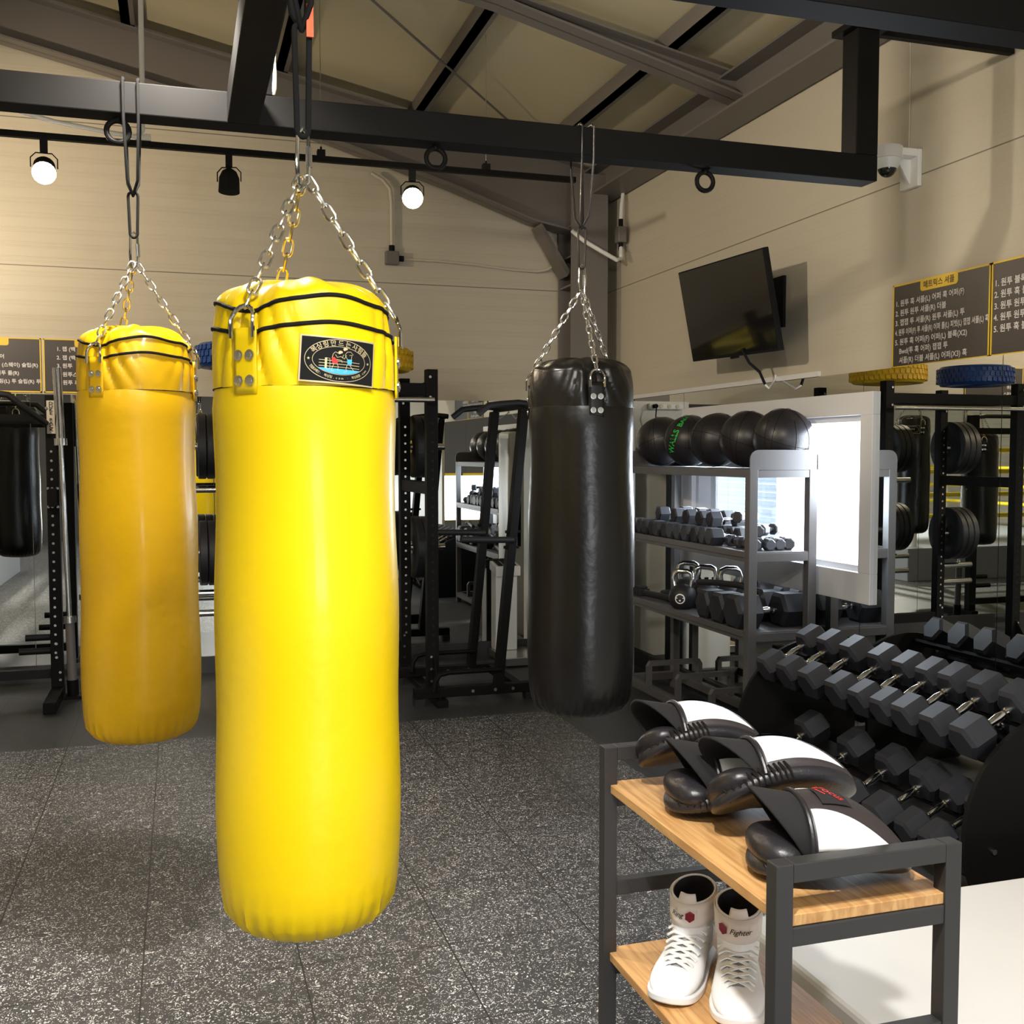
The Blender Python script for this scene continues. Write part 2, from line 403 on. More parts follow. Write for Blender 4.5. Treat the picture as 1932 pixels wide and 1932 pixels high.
# mirrors
for x0, x1, zb in ((-4.6, -3.384, .12), (-3.38, -2.164, .12), (-2.16, -.984, .12), (-.98, .236, .12), (.24, 1.456, .12), (1.46, 2.70, .12)):
    structure(MB().box(x0, x1, DY-.012, DY-.002, zb, 2.02).build('trim_mirror_panel', m_mirror, smooth=0))
for y0, y1 in ((2.55, 3.656), (3.66, 4.606), (6.614, 7.64)):
    structure(MB().box(WX-.012, WX-.002, y0, y1, .12, 2.02).build('trim_mirror_panel', m_mirror, smooth=0))
structure(MB().box(WX-.012, WX-.002, 4.61, 6.61, 1.916, 2.02).build('trim_mirror_panel', m_mirror, smooth=0))
structure(MB().box(WX-.012, WX-.002, 4.61, 6.61, .12, .844).build('trim_mirror_panel', m_mirror, smooth=0))
structure(MB().box(-4.6, 2.74, DY-.03, DY-.002, 0, .118).build('baseboard_back', m_rackd, smooth=0))
structure(MB().box(WX-.03, WX-.002, 2.5, 7.66, 0, .118).build('baseboard_right', m_rackd, smooth=0))
structure(MB().box(WX-.02, WX-.002, 5.0, 7.6, 2.022, 2.05).build('trim_mirror_moulding', m_white, smooth=0))
# window in the right wall: wide white casing, sliding sashes, a pulled-down blind on the near half, siding outside
Y0, Y1, Z0, Z1 = 4.50, 6.60, .845, 1.915
wn = structure(MB().box(WX-.035, WX-.001, Y0, Y1, WZ1, Z1).box(WX-.035, WX-.001, Y0, Y1, Z0, WZ0).box(WX-.035, WX-.001, Y0, WY0, WZ0, WZ1).box(WX-.035, WX-.001, WY1, Y1, WZ0, WZ1).build('window_2', m_winw, smooth=0, bevel=.003))
b = MB()
b.box(WX+.0, WX+.14, WY0, WY0+.03, WZ0, WZ1); b.box(WX+.0, WX+.14, WY1-.03, WY1, WZ0, WZ1); b.box(WX, WX+.14, WY0, WY1, WZ1-.03, WZ1); b.box(WX, WX+.14, WY0, WY1, WZ0, WZ0+.03)
b.build('window_jamb', m_winw, wn, smooth=0)
b = MB()
for ya, yb in ((WY0+.03, 5.58), (5.52, WY1-.03)):
    for yy in (ya, yb-.05): b.box(WX+.09, WX+.12, yy, yy+.05, WZ0+.03, WZ1-.03)
    for zz in (WZ0+.03, WZ1-.08): b.box(WX+.09, WX+.12, ya, yb, zz, zz+.05)
b.build('window_sash', m_winw, wn, smooth=0)
gl = mat('window_glass', (1, 1, 1), 0, trans=1); MB().box(WX+.10, WX+.104, WY0+.05, WY1-.05, WZ0+.05, WZ1-.05).build('window_pane', gl, wn, smooth=0)
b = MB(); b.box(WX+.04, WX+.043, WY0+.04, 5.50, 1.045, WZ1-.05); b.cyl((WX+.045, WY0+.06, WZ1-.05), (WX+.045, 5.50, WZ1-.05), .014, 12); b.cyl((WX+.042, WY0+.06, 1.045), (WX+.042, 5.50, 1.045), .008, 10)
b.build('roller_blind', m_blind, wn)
b = MB()
for k in range(36):
    z = .2 + k*.065; b.poly([(WX+1.1, 3.0, z), (WX+1.1, 3.0, z+.06), (WX+1.13, 3.0, z+.06), (WX+1.08, 3.0, z)], (0, 8.5, 0))
structure(b.build('wall_outside_siding', m_siding, smooth=0))

# ------------------------------------------------------------------ gym frame
BZ0, BZ1 = 2.67, 2.77
fr = thing('bag_hanging_frame', 'black square steel frame of overhead beams and posts carrying the punching bags', 'frame', (0, 3.65, 2.72))
MB().box(-4.5, 2.63, 3.60, 3.70, BZ0, BZ1).build('beam', m_blk, fr, smooth=0, bevel=.004)
MB().box(-4.5, WX-.02, 2.17, 2.27, BZ0-.03, BZ1-.03).build('beam', m_blk, fr, smooth=0, bevel=.004)
MB().box(-4.5, -1.1, 5.85, 5.95, BZ0, BZ1).build('beam', m_blk, fr, smooth=0, bevel=.004)
MB().box(.165, .265, 2.27, 3.60, BZ0, BZ1).build('beam', m_blk, fr, smooth=0, bevel=.004)
MB().box(.21, .313, 3.60, 3.70, BZ1, roof(.25)-.1).build('post', m_blk, fr, smooth=0, bevel=.004)
MB().box(2.53, 2.63, 3.60, 3.70, BZ1, 3.25).build('post', m_blk, fr, smooth=0, bevel=.004)
MB().box(2.50, 2.66, 3.57, 3.73, 3.25, 3.275).box(2.66, WX-.01, 3.64, 3.67, 3.25, 3.28).build('wall_bracket', m_blk, fr, smooth=0)
MB().box(-2.6, -2.5, 3.60, 3.70, BZ1, roof(-2.5)-.1).build('post', m_blk, fr, smooth=0, bevel=.004)
for x in (-.17, .866, 1.905):
    b = MB(); b.tube([(x+.034*cos(a), 3.65, 2.626+.034*sin(a)) for a in [2*pi*k/20 for k in range(20)]], .009, 10, True); b.cyl((x, 3.65, 2.655), (x, 3.65, 2.675), .013, 10)
    b.build('eye_ring', m_blk, fr)

# ------------------------------------------------------------------ punching bags
def chain(mb, p, q, ll=.040, lw=.0095, wr=.0030):
    p, q = V(p), V(q); d = q-p; L = d.length; d.normalize(); step = ll - 2.6*wr; n = max(2, round(L/step)); step = L/n
    a = d.cross(V((0,1,0))).normalized(); c = d.cross(a)
    for i in range(n):
        o = p + d*(i+.5)*step; s = a if i % 2 else c; pts = []; hl = step/2 + 1.1*wr - lw
        for k in range(5): t = -pi/2 + pi*k/4; pts.append(o + d*(hl + lw*cos(t)) + s*lw*sin(t))
        for k in range(5): t = pi/2 + pi*k/4; pts.append(o + d*(-hl + lw*cos(t)) + s*lw*sin(t))
        mb.tube(pts, wr, 6, True)
def bag(name, label, X, Y, zb, zs, zt, r, tabs, apex, mv, piping, patch=None, black=False):
    root = thing(name, label, 'punching bag', (X, Y, zb), 0)
    def P(th, rr, z): return V((X + rr*sin(th), Y - rr*cos(th), z))
    def adist(a, t): return (a - t + pi) % (2*pi) - pi
    # body up to the seam
    prof = [(1e-6, zb), (r*.45, zb+.002), (r*.70, zb+.010), (r*.84, zb+.026), (r*.93, zb+.05), (r*.985, zb+.09), (r, zb+.14)]
    nz = 26
    for k in range(1, nz): prof.append((r*(1 + .012*sin(k*.55)), zb+.14 + (zs-zb-.14)*k/nz))
    prof.append((r*.985, zs))
    def fb(a, rr, z):
        h = z - zb
        pl = math.exp(-((h-.035)/.032)**2)*(.0035*sin(34*a) + .002*sin(57*a+1)) if h < .15 else 0
        return rr + pl + .003*sin(2*a+z*5), z
    MB().lathe(prof, (X, Y, 0), 128, fb, capb=False).build('body', mv, root)
    # collar with folds pulled by the tabs
    H = zt - zs
    def rim(a):            # rim height: sags between, drawn in at the tabs
        w = 0
        for t in tabs: w += math.exp(-(adist(a, R(t))/.30)**2)
        return zt - .048 - .020*min(w, 1) + .005*sin(3*a+1) + .003*sin(7*a)
    nu, nv = 160, 22
    def fold(a, f):
        d = 0
        for t in tabs:
            x = adist(a, R(t)); w = math.exp(-(x/.5)**2)
            d += w*.0085*(abs(sin(9*x*(1+.8*f) + 1.4*f + t))**.7*2 - 1) * (1-abs(f-.45))
            d -= .014*math.exp(-(x/.22)**2)*f
        return d + .0025*sin(9*a + 4*f)*f
    def fc(u, v):
        a = 2*pi*u; z = zs + (rim(a)-zs)*v
        return P(a, r*(.985 + .012*sin(pi*v) - .055*v**2) + fold(a, v), z)
    MB().grid(fc, nu, nv, True).build('collar', mv, root)
    # cover on top: rises inward, gathered
    def ft(u, v):
        a = 2*pi*u; r0 = r*(.93) + fold(a, 1.0)
        q = v*pi/2*.97
        rr = r0*cos(q)**.75*(1 + .02*sin(13*a)*v)
        z = rim(a) + (zt - rim(a) + .004)*sin(q)**1.1 + .0035*sin(11*a+2*v)*sin(pi*v) + .004*sin(5*a+2)*sin(q)
        return P(a, rr, z)
    MB().grid(ft, 120, 14, True).build('top_cover', mv, root)
    if piping:
        for f, nm in ((1.0, 'piping'), (.70, 'piping')):
            pts = [V(fc(k/120, f)) for k in range(120)]
            c = V((X, Y, 0)); pts = [p + (V((p.x, p.y, 0))-c).normalized()*.001 for p in pts]
            MB().tube(pts, .0042, 6, True).build(nm, m_blkm, root)
    MB().tube([P(2*pi*k/96, r*.986, zs) for k in range(96)], .0012, 5, True).build('seam', m_blkm if not black else m_leather, root)
    # tabs, rings, chains
    for t in tabs:
        t = R(t); zr = zt - (.110 if black else .125)
        b = MB()
        def tb(u, v, off=.0): 
            return P(t + (u-.5)*.052/r, r*.99+.006+off, zr - .105 + .125*v)
        b.grid(lambda u, v: tb(u, v), 6, 6); tab = b.build('tab', mv, root, solid=.004, fix=False)
        for du in (-.013, .013):
            for dz in (.025, .073):
                c = P(t + du/r, r*.99+.006, zr-.105+dz); n = V((sin(t), -cos(t), 0))
                MB().tube([c - n*.002, c + n*.003, c + n*.0032, c + n*.0045], [.0105, .0105, .0062, .0055], 16).build('rivet', m_zinc, tab)
        n = V((sin(t), -cos(t), 0)); s = V((cos(t), sin(t), 0)); base = P(t, r*.99+.012, zr+.012)
        pts = [base - s*.026 - V((0,0,.012)), base - s*.026 + V((0,0,.01))]
        for k in range(9): a = pi - pi*k/8; pts.append(base + s*.026*cos(a) + V((0,0,.022 + .028*sin(a))) - n*.010*sin(a))
        pts += [base + s*.026 + V((0,0,.01)), base + s*.026 - V((0,0,.012))]
        MB().tube(pts, .0042, 8).build('ring', m_chr, root)
        b = MB(); chain(b, base + V((0,0,.048)) - n*.012, V((X, Y, apex)) + n*.006); b.build('chain', m_zinc if abs(((math.degrees(t)+180) % 360) - 180) < 130 else m_zinc_refl, root)
    # carabiner
    b = MB(); b.tube([(X-.010, Y, apex-.012), (X-.012, Y, apex+.03), (X-.010, Y, apex+.085), (X, Y, apex+.097), (X+.010, Y, apex+.085), (X+.012, Y, apex+.03), (X+.010, Y, apex-.012), (X, Y, apex-.022)], .0042, 8, True)
    b.cyl((X+.012, Y, apex+.02), (X+.0115, Y, apex+.06), .0068, 10); b.build('carabiner', m_chr, root)
    if patch: patch(root, P, r)
    return root

def star(cx, cy, r): return [(cx + (r if k % 2 == 0 else r*.42)*sin(pi*k/5), cy + (r if k % 2 == 0 else r*.42)*cos(pi*k/5)) for k in range(10)]
def front_patch(root, P, r):
    th0, zc, tl = R(13.5), 1.778, R(-3.5)
    wdt, hgt = .151, .088
    def fn(off):
        def g(u, v): 
            uu, vv = u*cos(tl) - v*sin(tl), u*sin(tl) + v*cos(tl)
            return P(th0 + uu/r, r*1.012 + off, zc + vv)
        return g
    def gridrect(w, h, off): 
        g = fn(off); return lambda u, v: g((u-.5)*w, (v-.5)*h)
    pt = MB().grid(gridrect(wdt-.006, hgt-.006, .0035), 18, 6).build('logo_patch', m_blkm, root, fix=False)
    MB().grid(gridrect(wdt, hgt, .003), 18, 6).build('border', m_prty, pt, fix=False)
    g = fn(.0042); b = MB()
    A, B = .066, .0395; a2, b2 = .052, .0265
    def el(a, bb, n=72): return [(a*cos(2*pi*k/n), bb*sin(2*pi*k/n)) for k in range(n)]
    add_stroke(b, el(A, B), .0010, g, True); add_stroke(b, el(a2, b2), .0008, g, True)
    def arc_text(s, am, bm, t0, t1, size, top):
        for i, ch in enumerate(s):
            t = t0 + (t1-t0)*(i/(len(s)-1)); 
            if ch == ' ': continue
            px, py = am*cos(t), bm*sin(t); dx, dy = -am*sin(t), bm*cos(t); 
            if top: dx, dy = -dx, -dy
            L = math.hypot(dx, dy); ux, uy = dx/L, dy/L
            add_text(b, ch, size, lambda u, v: g(px + u*ux - (v-size*.35)*uy, py + u*uy + (v-size*.35)*ux), align='CENTER')
    arc_text('복싱링만드는사람들', .059, .033, R(148), R(32), .0125, True)
    arc_text('한글도메인: 복싱링.com · 복싱용품.com', .059, .033, R(205), R(335), .0062, False)
    add_shape(b, star(-.059, 0, .003), g); add_shape(b, star(.059, 0, .003), g)
    for v in (-.001, -.0065, -.012):
        add_stroke(b, [(-.040 + .08*k/16, v) for k in range(17)], .0010, g)
    add_shape(b, [(-.029, .003), (-.025, .004), (-.025, -.017), (-.029, -.016)], g); add_stroke(b, [(-.029, .003), (-.020, .003), (-.019, -.017), (-.025, -.018)], .0008, g)
    for cx, cy in ((.0, .0155), (.0095, .0225)): add_shape(b, [(cx + .0045*cos(2*pi*k/12), cy + .0037*sin(2*pi*k/12)) for k in range(9)], g)
    for st in ([(-.016, .004), (-.014, .012), (-.010, .016), (-.004, .014)], [(-.010, .011), (-.006, .006), (.001, .008), (.006, .006)], [(-.008, .002), (.003, .001), (.004, -.003)],
               [(.014, .004), (.009, .012), (.013, .018), (.020, .019), (.026, .014), (.018, .012)], [(.006, .012), (.004, .006), (.008, .004), (.012, .012)], [(.022, .004), (.023, .012)],
               [(-.012, -.007), (-.015, -.014), (-.016, -.021), (-.011, -.020)], [(-.006, -.006), (-.003, -.012), (-.005, -.018), (0, -.018)], [(.014, -.006), (.012, -.014), (.014, -.019), (.008, -.021)], [(.019, -.006), (.024, -.012), (.029, -.017)]):
        add_stroke(b, st, .0009, g)
    b.build('lettering', m_prty, pt, fix=False, smooth=0)
    g = fn(.0048); b = MB(); add_shape(b, [(-.017, .005), (-.012, .006), (-.005, .000), (-.005, -.006), (-.010, -.005), (-.015, -.006)], g); b.build('red_print', m_prtr, pt, fix=False, smooth=0)
    g = fn(.0039); b = MB(); g2 = fn(.0052); add_shape(b, [(.013, .004), (.023, .0045), (.0225, -.0055), (.014, -.0055)], g2)
    xs = [-.0405 + .081*k/24 for k in range(25)]; vt = [b.bm.verts.new(g(x, -.0155)) for x in xs]; vb = [b.bm.verts.new(g(x, min(-.0155, -b2*.96*math.sqrt(max(0, 1-(x/a2)**2))))) for x in xs]
    for k in range(24): b._face([vt[k], vt[k+1], vb[k+1], vb[k]])
    b.build('blue_print', m_prtb, pt, fix=False, smooth=0)
def small_patch(th, zc):
    def f(root, P, r):
        th0 = R(th)
        g = lambda w, h, o: (lambda u, v: P(th0 + (u-.5)*w/r, r*1.012+o, zc + (v-.5)*h))
        pt = MB().grid(g(.145, .082, .0035), 12, 4).build('logo_patch', m_blkm, root, fix=False)
        MB().grid(g(.151, .088, .003), 12, 4).build('border', m_prty, pt, fix=False)
        b = MB(); gg = lambda u, v: P(th0 + u/r, r*1.012+.0045, zc+v)
        add_stroke(b, [(.06*cos(2*pi*k/40), .035*sin(2*pi*k/40)) for k in range(40)], .002, gg, True); add_text(b, '복싱링', .016, gg, align='CENTER'); b.build('lettering', m_prty, pt, fix=False, smooth=0)
    return f
bag('punching_bag', 'bright yellow punching bag nearest the camera, with black logo patch', .25, 2.22, .62, 1.730, 1.945, .186, (-43, 76, 196), 2.165, m_yel, True, front_patch)
bag('punching_bag', 'yellow punching bag at left in weaker light, behind the bright yellow one', -.128, 3.65, .67, 1.800, 2.005, .182, (-38, 80, 200), 2.215, m_yel_dim, True)
bag('punching_bag', 'black punching bag hanging in front of the corner and shelf', 1.41, 3.65, .645, 1.77, 1.945, .193, (-5, 236, 120), 2.195, m_blkv, False, None, True)
bag('punching_bag', 'black punching bag with patch, reflected at the left edge of the back mirror', -1.36, 5.9, .70, 1.84, 2.04, .186, (172, 292, 52), 2.255, m_blkv, False, small_patch(140, 1.88), True)
bag('punching_bag', 'black punching bag reflected at the right edge beyond the ring ropes', -2.29, 5.9, .55, 1.66, 1.85, .20, (150, 270, 30), 2.07, m_blkv, False, None, True)
# slings
def stadium(x, y, z0, z1, w0, w1, n=7):
    pts = []
    for k in range(n): a = pi*k/(n-1); pts.append((x + w1*cos(a), y, z1 - w1 + w1*sin(a)))
    for k in range(n): a = pi + pi*k/(n-1); pts.append((x + w0*cos(a), y, z0 + w0 + w0*sin(a)))
    return pts
def sling(label, X, Y, z0, z1, top0, top1, rr, m=None, tagged=False):
    s = thing('hanging_sling', label, 'sling', (X, Y, z0), group='slings the bags hang from')
    MB().tube(stadium(X, Y, z0, z1, .011, .015), rr, 8, True, flat=(1, .8)).build('lower_loop', m or m_blkm, s)
    b = MB()
    for sx in (-.022, .022):
        b.tube([(X, Y, z1-.012), (X+sx*.7, Y-.03, z1+.03), (X+sx, Y-.058, top0-.02), (X+sx, Y-.060, top1), (X+sx, Y-.04, top1+.012), (X+sx, Y+.04, top1+.012), (X+sx, Y+.060, top1), (X+sx, Y+.058, top0-.02), (X+sx*.7, Y+.03, z1+.03)], rr, 8, True, flat=(1, .8))
    b.build('upper_loop', m or m_blkm, s)
    if tagged:
        MB().box(X+.008, X+.022, Y-.016, Y-.012, z1-.03, z1-.005+.04).build('orange_tag', m_org, s)
    return s
sling('black looped sling holding the nearest bright yellow bag', .25, 2.22, 2.245, 2.47, 2.64, 2.74, .0075, tagged=True)
sling('black looped sling holding the yellow bag at left', -.128, 3.65, 2.295, 2.44, BZ0, BZ1, .0058)
sling('shiny black sling holding the black bag by the corner', 1.41, 3.65, 2.275, 2.43, BZ0, BZ1, .0050, m_leather)
sling('black sling of the patched bag reflected in the back mirror', -1.36, 5.9, 2.335, 2.44, BZ0, BZ1, .0058)

sling('black sling of the bag reflected beyond the ring ropes', -2.29, 5.9, 2.15, 2.36, BZ0, BZ1, .0058)
# ------------------------------------------------------------------ track lighting and cables
TY, TZ = 6.2, 3.285
tr = thing('lighting_track', 'long thin black lighting track hung along the back wall', 'light track', (0, TY, TZ))
MB().box(-4.0, 2.35, TY-.017, TY+.017, TZ-.016, TZ+.016).build('rail', m_blk, tr, smooth=0)
for x in (.80, 1.78):
    MB().box(x-.022, x+.022, TY-.022, TY+.022, TZ+.016, TZ+.05).cyl((x, TY, TZ+.05), (x, TY, TZ+.07), .006, 8).build('clamp', m_blkm, tr, smooth=0)
    MB().cyl((x, TY, TZ+.05), (x, TY, roof(x)-.02), .0022, 6).build('suspension_wire', m_zinc, tr)
cb = MB(); cb.cyl((-.16, TY, TZ+.16), (-.16, TY, roof(-.16)-.02), .014, 12)
tag(cb.build('conduit_pipe', m_white), 'white vertical conduit pipe dropping from the roof to the lighting track', 'pipe')
cb = MB(); pts = [(-.16, TY-.01, TZ+.17), (-.16, TY-.02, TZ+.07), (-.19, TY-.03, TZ+.03), (-.30, TY-.04, TZ+.035), (-.6, TY-.04, TZ+.07), (-1.0, TY-.04, TZ+.16), (-1.6, TY-.04, TZ+.28)]
cb.tube(pts, .012, 10); cb.box(-.20, -.12, TY-.03, TY+.03, TZ+.017, TZ+.05)
tag(cb.build('feed_cable', m_white), 'white flexible cable curving along the left end of the lighting track', 'cable')
def lamp(x, y, tz, aim, lit, label, group='track spotlights', watts=0, color=None, ang=110):
    s = thing('track_spotlight', label, 'spotlight', (x, y, tz-.016), 0, group)
    MB().box(x-.018, x+.018, y-.018, y+.018, tz-.085, tz-.016).build('adapter', m_blkm, s, smooth=0)
    c = V((x, y, tz-.165)); d = (V(aim)-c).normalized() if aim else V((0,0,-1))
    sd = d.cross(V((0,0,1))); sd = sd.normalized() if sd.length > 1e-3 else V((1,0,0))
    b = MB(); b.tube([c - sd*.066, c - sd*.066 + V((0,0,.05)), V((x, y, tz-.088)) - sd*.04, V((x, y, tz-.088)) + sd*.04, c + sd*.066 + V((0,0,.05)), c + sd*.066], .0035, 6); b.build('yoke', m_blkm, s)
    b = MB(); b.tube([c - d*.075, c - d*.055, c - d*.02, c + d*.06], [.012, .040, .055, .058], 24)
    hd = b.build('lamp_head', m_blkm, s); hd.visible_shadow = True
    if lit:
        # open mouth: glowing bulb in a reflector
        q = d.to_track_quat('Z', 'Y').to_matrix().to_4x4(); q.translation = c + d*.062
        MB().ell((0,0,0), (.060, .060, .045), 20, 10).xf(q).build('bulb', m_bulb, s)
        light('SPOT', 'spot_beam', tuple(c + d*.14), watts, color, tuple(V(aim)), .045 if y > 5 else .07, angle=ang, blend=.7)
    return s
for (xy, aim, w_, c_, an), lb in zip(LAMPS_TRACK, ('glowing black track spotlight at the far left of the track', 'glowing track spotlight in front of the bare back wall', 'added spotlight washing the back wall, out of view at left')):
    lamp(*xy, TZ, aim, True, lb, watts=w_, color=c_, ang=an)
lamp(.29, TY, TZ, (.27, TY-.06, 2.4), False, 'unlit black track spotlight between the two glowing ones')
t2 = thing('lighting_track', 'black lighting track overhead behind the bag frame, out of view', 'light track', (0, .8, 3.4))
MB().box(-4, 3, .78, .82, 3.39, 3.42).build('rail', m_blk, t2, smooth=0)
for i, (xy, aim, w_, c_, an) in enumerate(LAMPS_BACK):
    lamp(*xy, 3.42, aim, True, 'spotlight out of view, set above the bags and the camera to light the room', 'track spotlights out of view overhead', w_, c_, an)
for i, (x, y) in enumerate(FILL_PANELS):
    pl = thing('fill_panel', 'flat white fill panel added overhead behind the camera', 'fill light', (x, y, 3.4), 0, 'added fill panels')
    MB().box(x-.65, x+.65, y-.18, y+.18, 3.36, 3.40).build('housing', m_white, pl, smooth=0)
    MB().box(x-.62, x+.62, y-.15, y+.15, 3.352, 3.36).build('diffuser', mat('fill_glow', (1, 1, 1), .5, emit=(1, .97, .92), es=6), pl, smooth=0)
    light('AREA', 'fill_light', (x, y, 3.345), 42, (1, .97, .93), (x, y+.001, 0), 1.24, .3)
tag(MB().cyl((.31, 3.5, 2.83), (.335, 3.46, 3.6), .0022, 6).tube([(.305, 3.5, 2.74), (.307, 3.5, 2.76), (.309, 3.5, 2.81), (.31, 3.5, 2.84)], [.004, .0075, .006, .003], 8).build('pull_cord', m_beige), 'thin pull cord with pale tip hanging before the frame post', 'cord')
# junction box and cables at the back wall
jb = thing('junction_box', 'small grey junction box on the back wall under a bent conduit', 'junction box', (1.56, 8.04, 3.09))
MB().box(1.51, 1.61, 7.985, 8.048, 3.035, 3.135).build('box_body', m_steel, jb, smooth=0, bevel=.006)
MB().cyl((1.56, 8.02, 3.135), (1.56, 8.02, 3.18), .022, 12).build('cable_gland', m_blkm, jb); MB().cyl((1.61, 8.02, 3.085), (1.65, 8.02, 3.085), .022, 12).build('cable_gland', m_blkm, jb)
tag(MB().tube([(1.56, 8.02, 3.17), (1.56, 8.02, 3.5), (1.545, 8.01, 3.6), (1.49, 8.0, 3.66), (1.40, 7.99, 3.70)], .014, 10).build('conduit_pipe', m_beige), 'beige bent conduit rising from the junction box to the rafter', 'pipe')
tag(MB().tube([(1.64, 8.03, 3.085), (1.9, 8.03, 3.085), (2.2, 8.03, 3.075), (2.5, 8.03, 3.05), (2.72, 8.03, 3.045), (2.80, 8.02, 3.06), (2.85, 8.0, 3.09)], .010, 8).build('wall_cable', m_beige), 'beige cable running along the back wall from junction box to column', 'cable')
sw = thing('inline_switch', 'grey inline switch box on the white cable beside the corner column', 'switch', (3.25, 7.6, 3.3))
MB().box(3.22, 3.29, 7.56, 7.64, 3.22, 3.34).build('box_body', m_steel, sw, smooth=0, bevel=.008)
MB().cyl((3.255, 7.6, 3.34), (3.255, 7.6, 3.40), .018, 10).build('cable_gland', m_blkm, sw); MB().cyl((3.255, 7.6, 3.16), (3.255, 7.6, 3.22), .018, 10).build('cable_gland', m_blkm, sw)
tag(MB().tube([(3.255, 7.6, 3.20), (3.25, 7.58, 3.10), (3.18, 7.5, 3.07), (3.05, 7.5, 3.13), (2.95, 7.6, 3.22), (2.88, 7.66, 3.30)], .016, 10).tube([(3.255, 7.6, 3.38), (3.26, 7.6, 3.5), (3.28, 7.62, 3.60)], .014, 10).build('cable_loop', m_white), 'white sagging cable loop around the corner column', 'cable')

# ------------------------------------------------------------------ television
tv = thing('television', 'black flat television tilted down on a wall arm at the right wall', 'television', (3.03, 5.52, 2.44))
rot = M.Rotation(R(-89.2), 4, 'Z') @ M.Rotation(R(11.96), 4, 'X') @ M.Rotation(R(1.3), 4, 'Y')
w2, h2 = .485, .2765
MB().box(-w2, w2, -.012, .022, -h2, h2).xf(rot).build('case', m_blkm, tv, world=False, smooth=0, bevel=.004)
MB().box(-w2+.008, w2-.008, -.0135, -.012, -h2+.016, h2-.008).xf(rot).build('screen', m_screen, tv, world=False, smooth=0)
MB().box(-.30, .30, .022, .06, -.22, .02).xf(rot).build('back_housing', m_blkm, tv, world=False, smooth=0, bevel=.01)
MB().box(-.03, .03, -.012, .012, -h2-.012, -h2).xf(rot).build('sensor', m_blkm, tv, world=False, smooth=0)
b = MB(); b.box(WX-.02, WX-.002, 5.36, 5.50, 2.33, 2.62); b.bar((WX-.02, 5.43, 2.48), (3.16, 5.33, 2.47), .05, .06); b.bar((3.16, 5.33, 2.47), (3.10, 5.47, 2.45), .05, .06); b.box(3.07, 3.10, 5.37, 5.57, 2.36, 2.54)
b.build('wall_arm', m_blkm, tv, smooth=0)
tag(MB().tube([(3.06, 5.40, 2.20), (3.10, 5.38, 2.12), (3.16, 5.37, 2.07), (3.19, 5.36, 2.0)], .008, 8).tube([(3.19, 5.36, 2.0), (3.22, 5.37, 1.98), (3.29, 5.42, 2.03), (3.30, 5.43, 2.06)], .006, 8, mi=1).build('power_cable', [m_blkm, m_white]), 'black and white power cable dangling under the television', 'cable')
# CCTV
cc = thing('dome_camera', 'white dome security camera on a bracket high on the right wall', 'security camera', (3.20, 4.27, 2.95))
b = MB(); b.box(3.18, WX-.001, 4.215, 4.335, 2.985, 3.02); b.box(3.295, WX-.001, 4.21, 4.34, 2.85, 3.02); b.poly([(3.30, 4.265, 2.86), (3.30, 4.265, 2.985), (3.22, 4.265, 2.985)], (0, .02, 0))
b.build('bracket', m_ac, cc, smooth=0, bevel=.004)
MB().lathe([(.070, 2.975), (.072, 3.02), (.068, 3.03)], (3.175, 4.275, 0), 28).lathe([(.045, 2.93), (.058, 2.955), (.060, 2.975)], (3.175, 4.275, 0), 28).build('housing', m_ac, cc)
b = MB(); b.ell((3.175, 4.275, 2.94), (.044, .044, .048), 24, 12); b.build('dome', mat('smoked_dome', (.01, .012, .01), .05), cc)
tag(MB().tube([(3.313, 4.30, 3.01), (3.313, 4.30, 3.3), (3.313, 4.305, 3.52), (3.31, 4.31, 3.58)], .003, 6).build('wall_cable', m_beige), 'thin cream cable running up the wall from the dome camera', 'cable')

# ------------------------------------------------------------------ sign boards
def sign(label, org, right, up, nrm, w, h, header, hx, lines, size, tx, group='boxing combination boards'):
    """org: lower-left corner; header tab centred at hx (fraction); lines: (text, height fraction, squeeze, x shift)"""
    org, right, up, nrm = V(org), V(right), V(up), V(nrm)
    root = thing('combination_board', label, 'sign board', tuple(org), 0, group)
    def pt(u, v, d=0): return org + right*u + up*v + nrm*d
    def slab(mb, u0, u1, v0, v1, d0, d1): mb.poly([pt(u0, v0, d0), pt(u1, v0, d0), pt(u1, v1, d0), pt(u0, v1, d0)], nrm*(d1-d0))
    b = MB(); slab(b, 0, w, 0, h, .001, .006); b.build('board', m_sign, root, smooth=0)
    b = MB()
    for q in ((0, w, 0, .010), (0, w, h-.008, h), (0, .008, 0, h), (w-.008, w, 0, h)): slab(b, *q, .001, .0075)
    if header is not None:
        hw, hh = .125, .055; u0, u1 = w*hx-hw, w*hx+hw; rr = .014
        o = [(u0, h)] + [(u0+rr-rr*cos(a), h-hh+rr-rr*sin(a)) for a in (0, pi/4, pi/2)] + [(u1-rr+rr*cos(a), h-hh+rr-rr*sin(a)) for a in (pi/2, pi/4, 0)] + [(u1, h)]
        b.poly([pt(u, v, .001) for u, v in o], nrm*.0072)
    b.build('border', m_signy, root, smooth=0)
    if header:
        b = MB(); add_text(b, header, .036, lambda u, v: pt(w*hx + u, h-.041+v, .0090), align='CENTER'); b.build('header_lettering', m_letd, root, smooth=0)
    if lines:
        b = MB()
        for txt, f, sq, dx in lines: add_text(b, txt, size, lambda u, v: pt(tx + dx + u, h*f + v, .0075), squeeze=sq)
        b.build('lettering', m_letw, root, smooth=0)
    return root
SY = 4.395                           # the left edge of the first board seen on the right wall
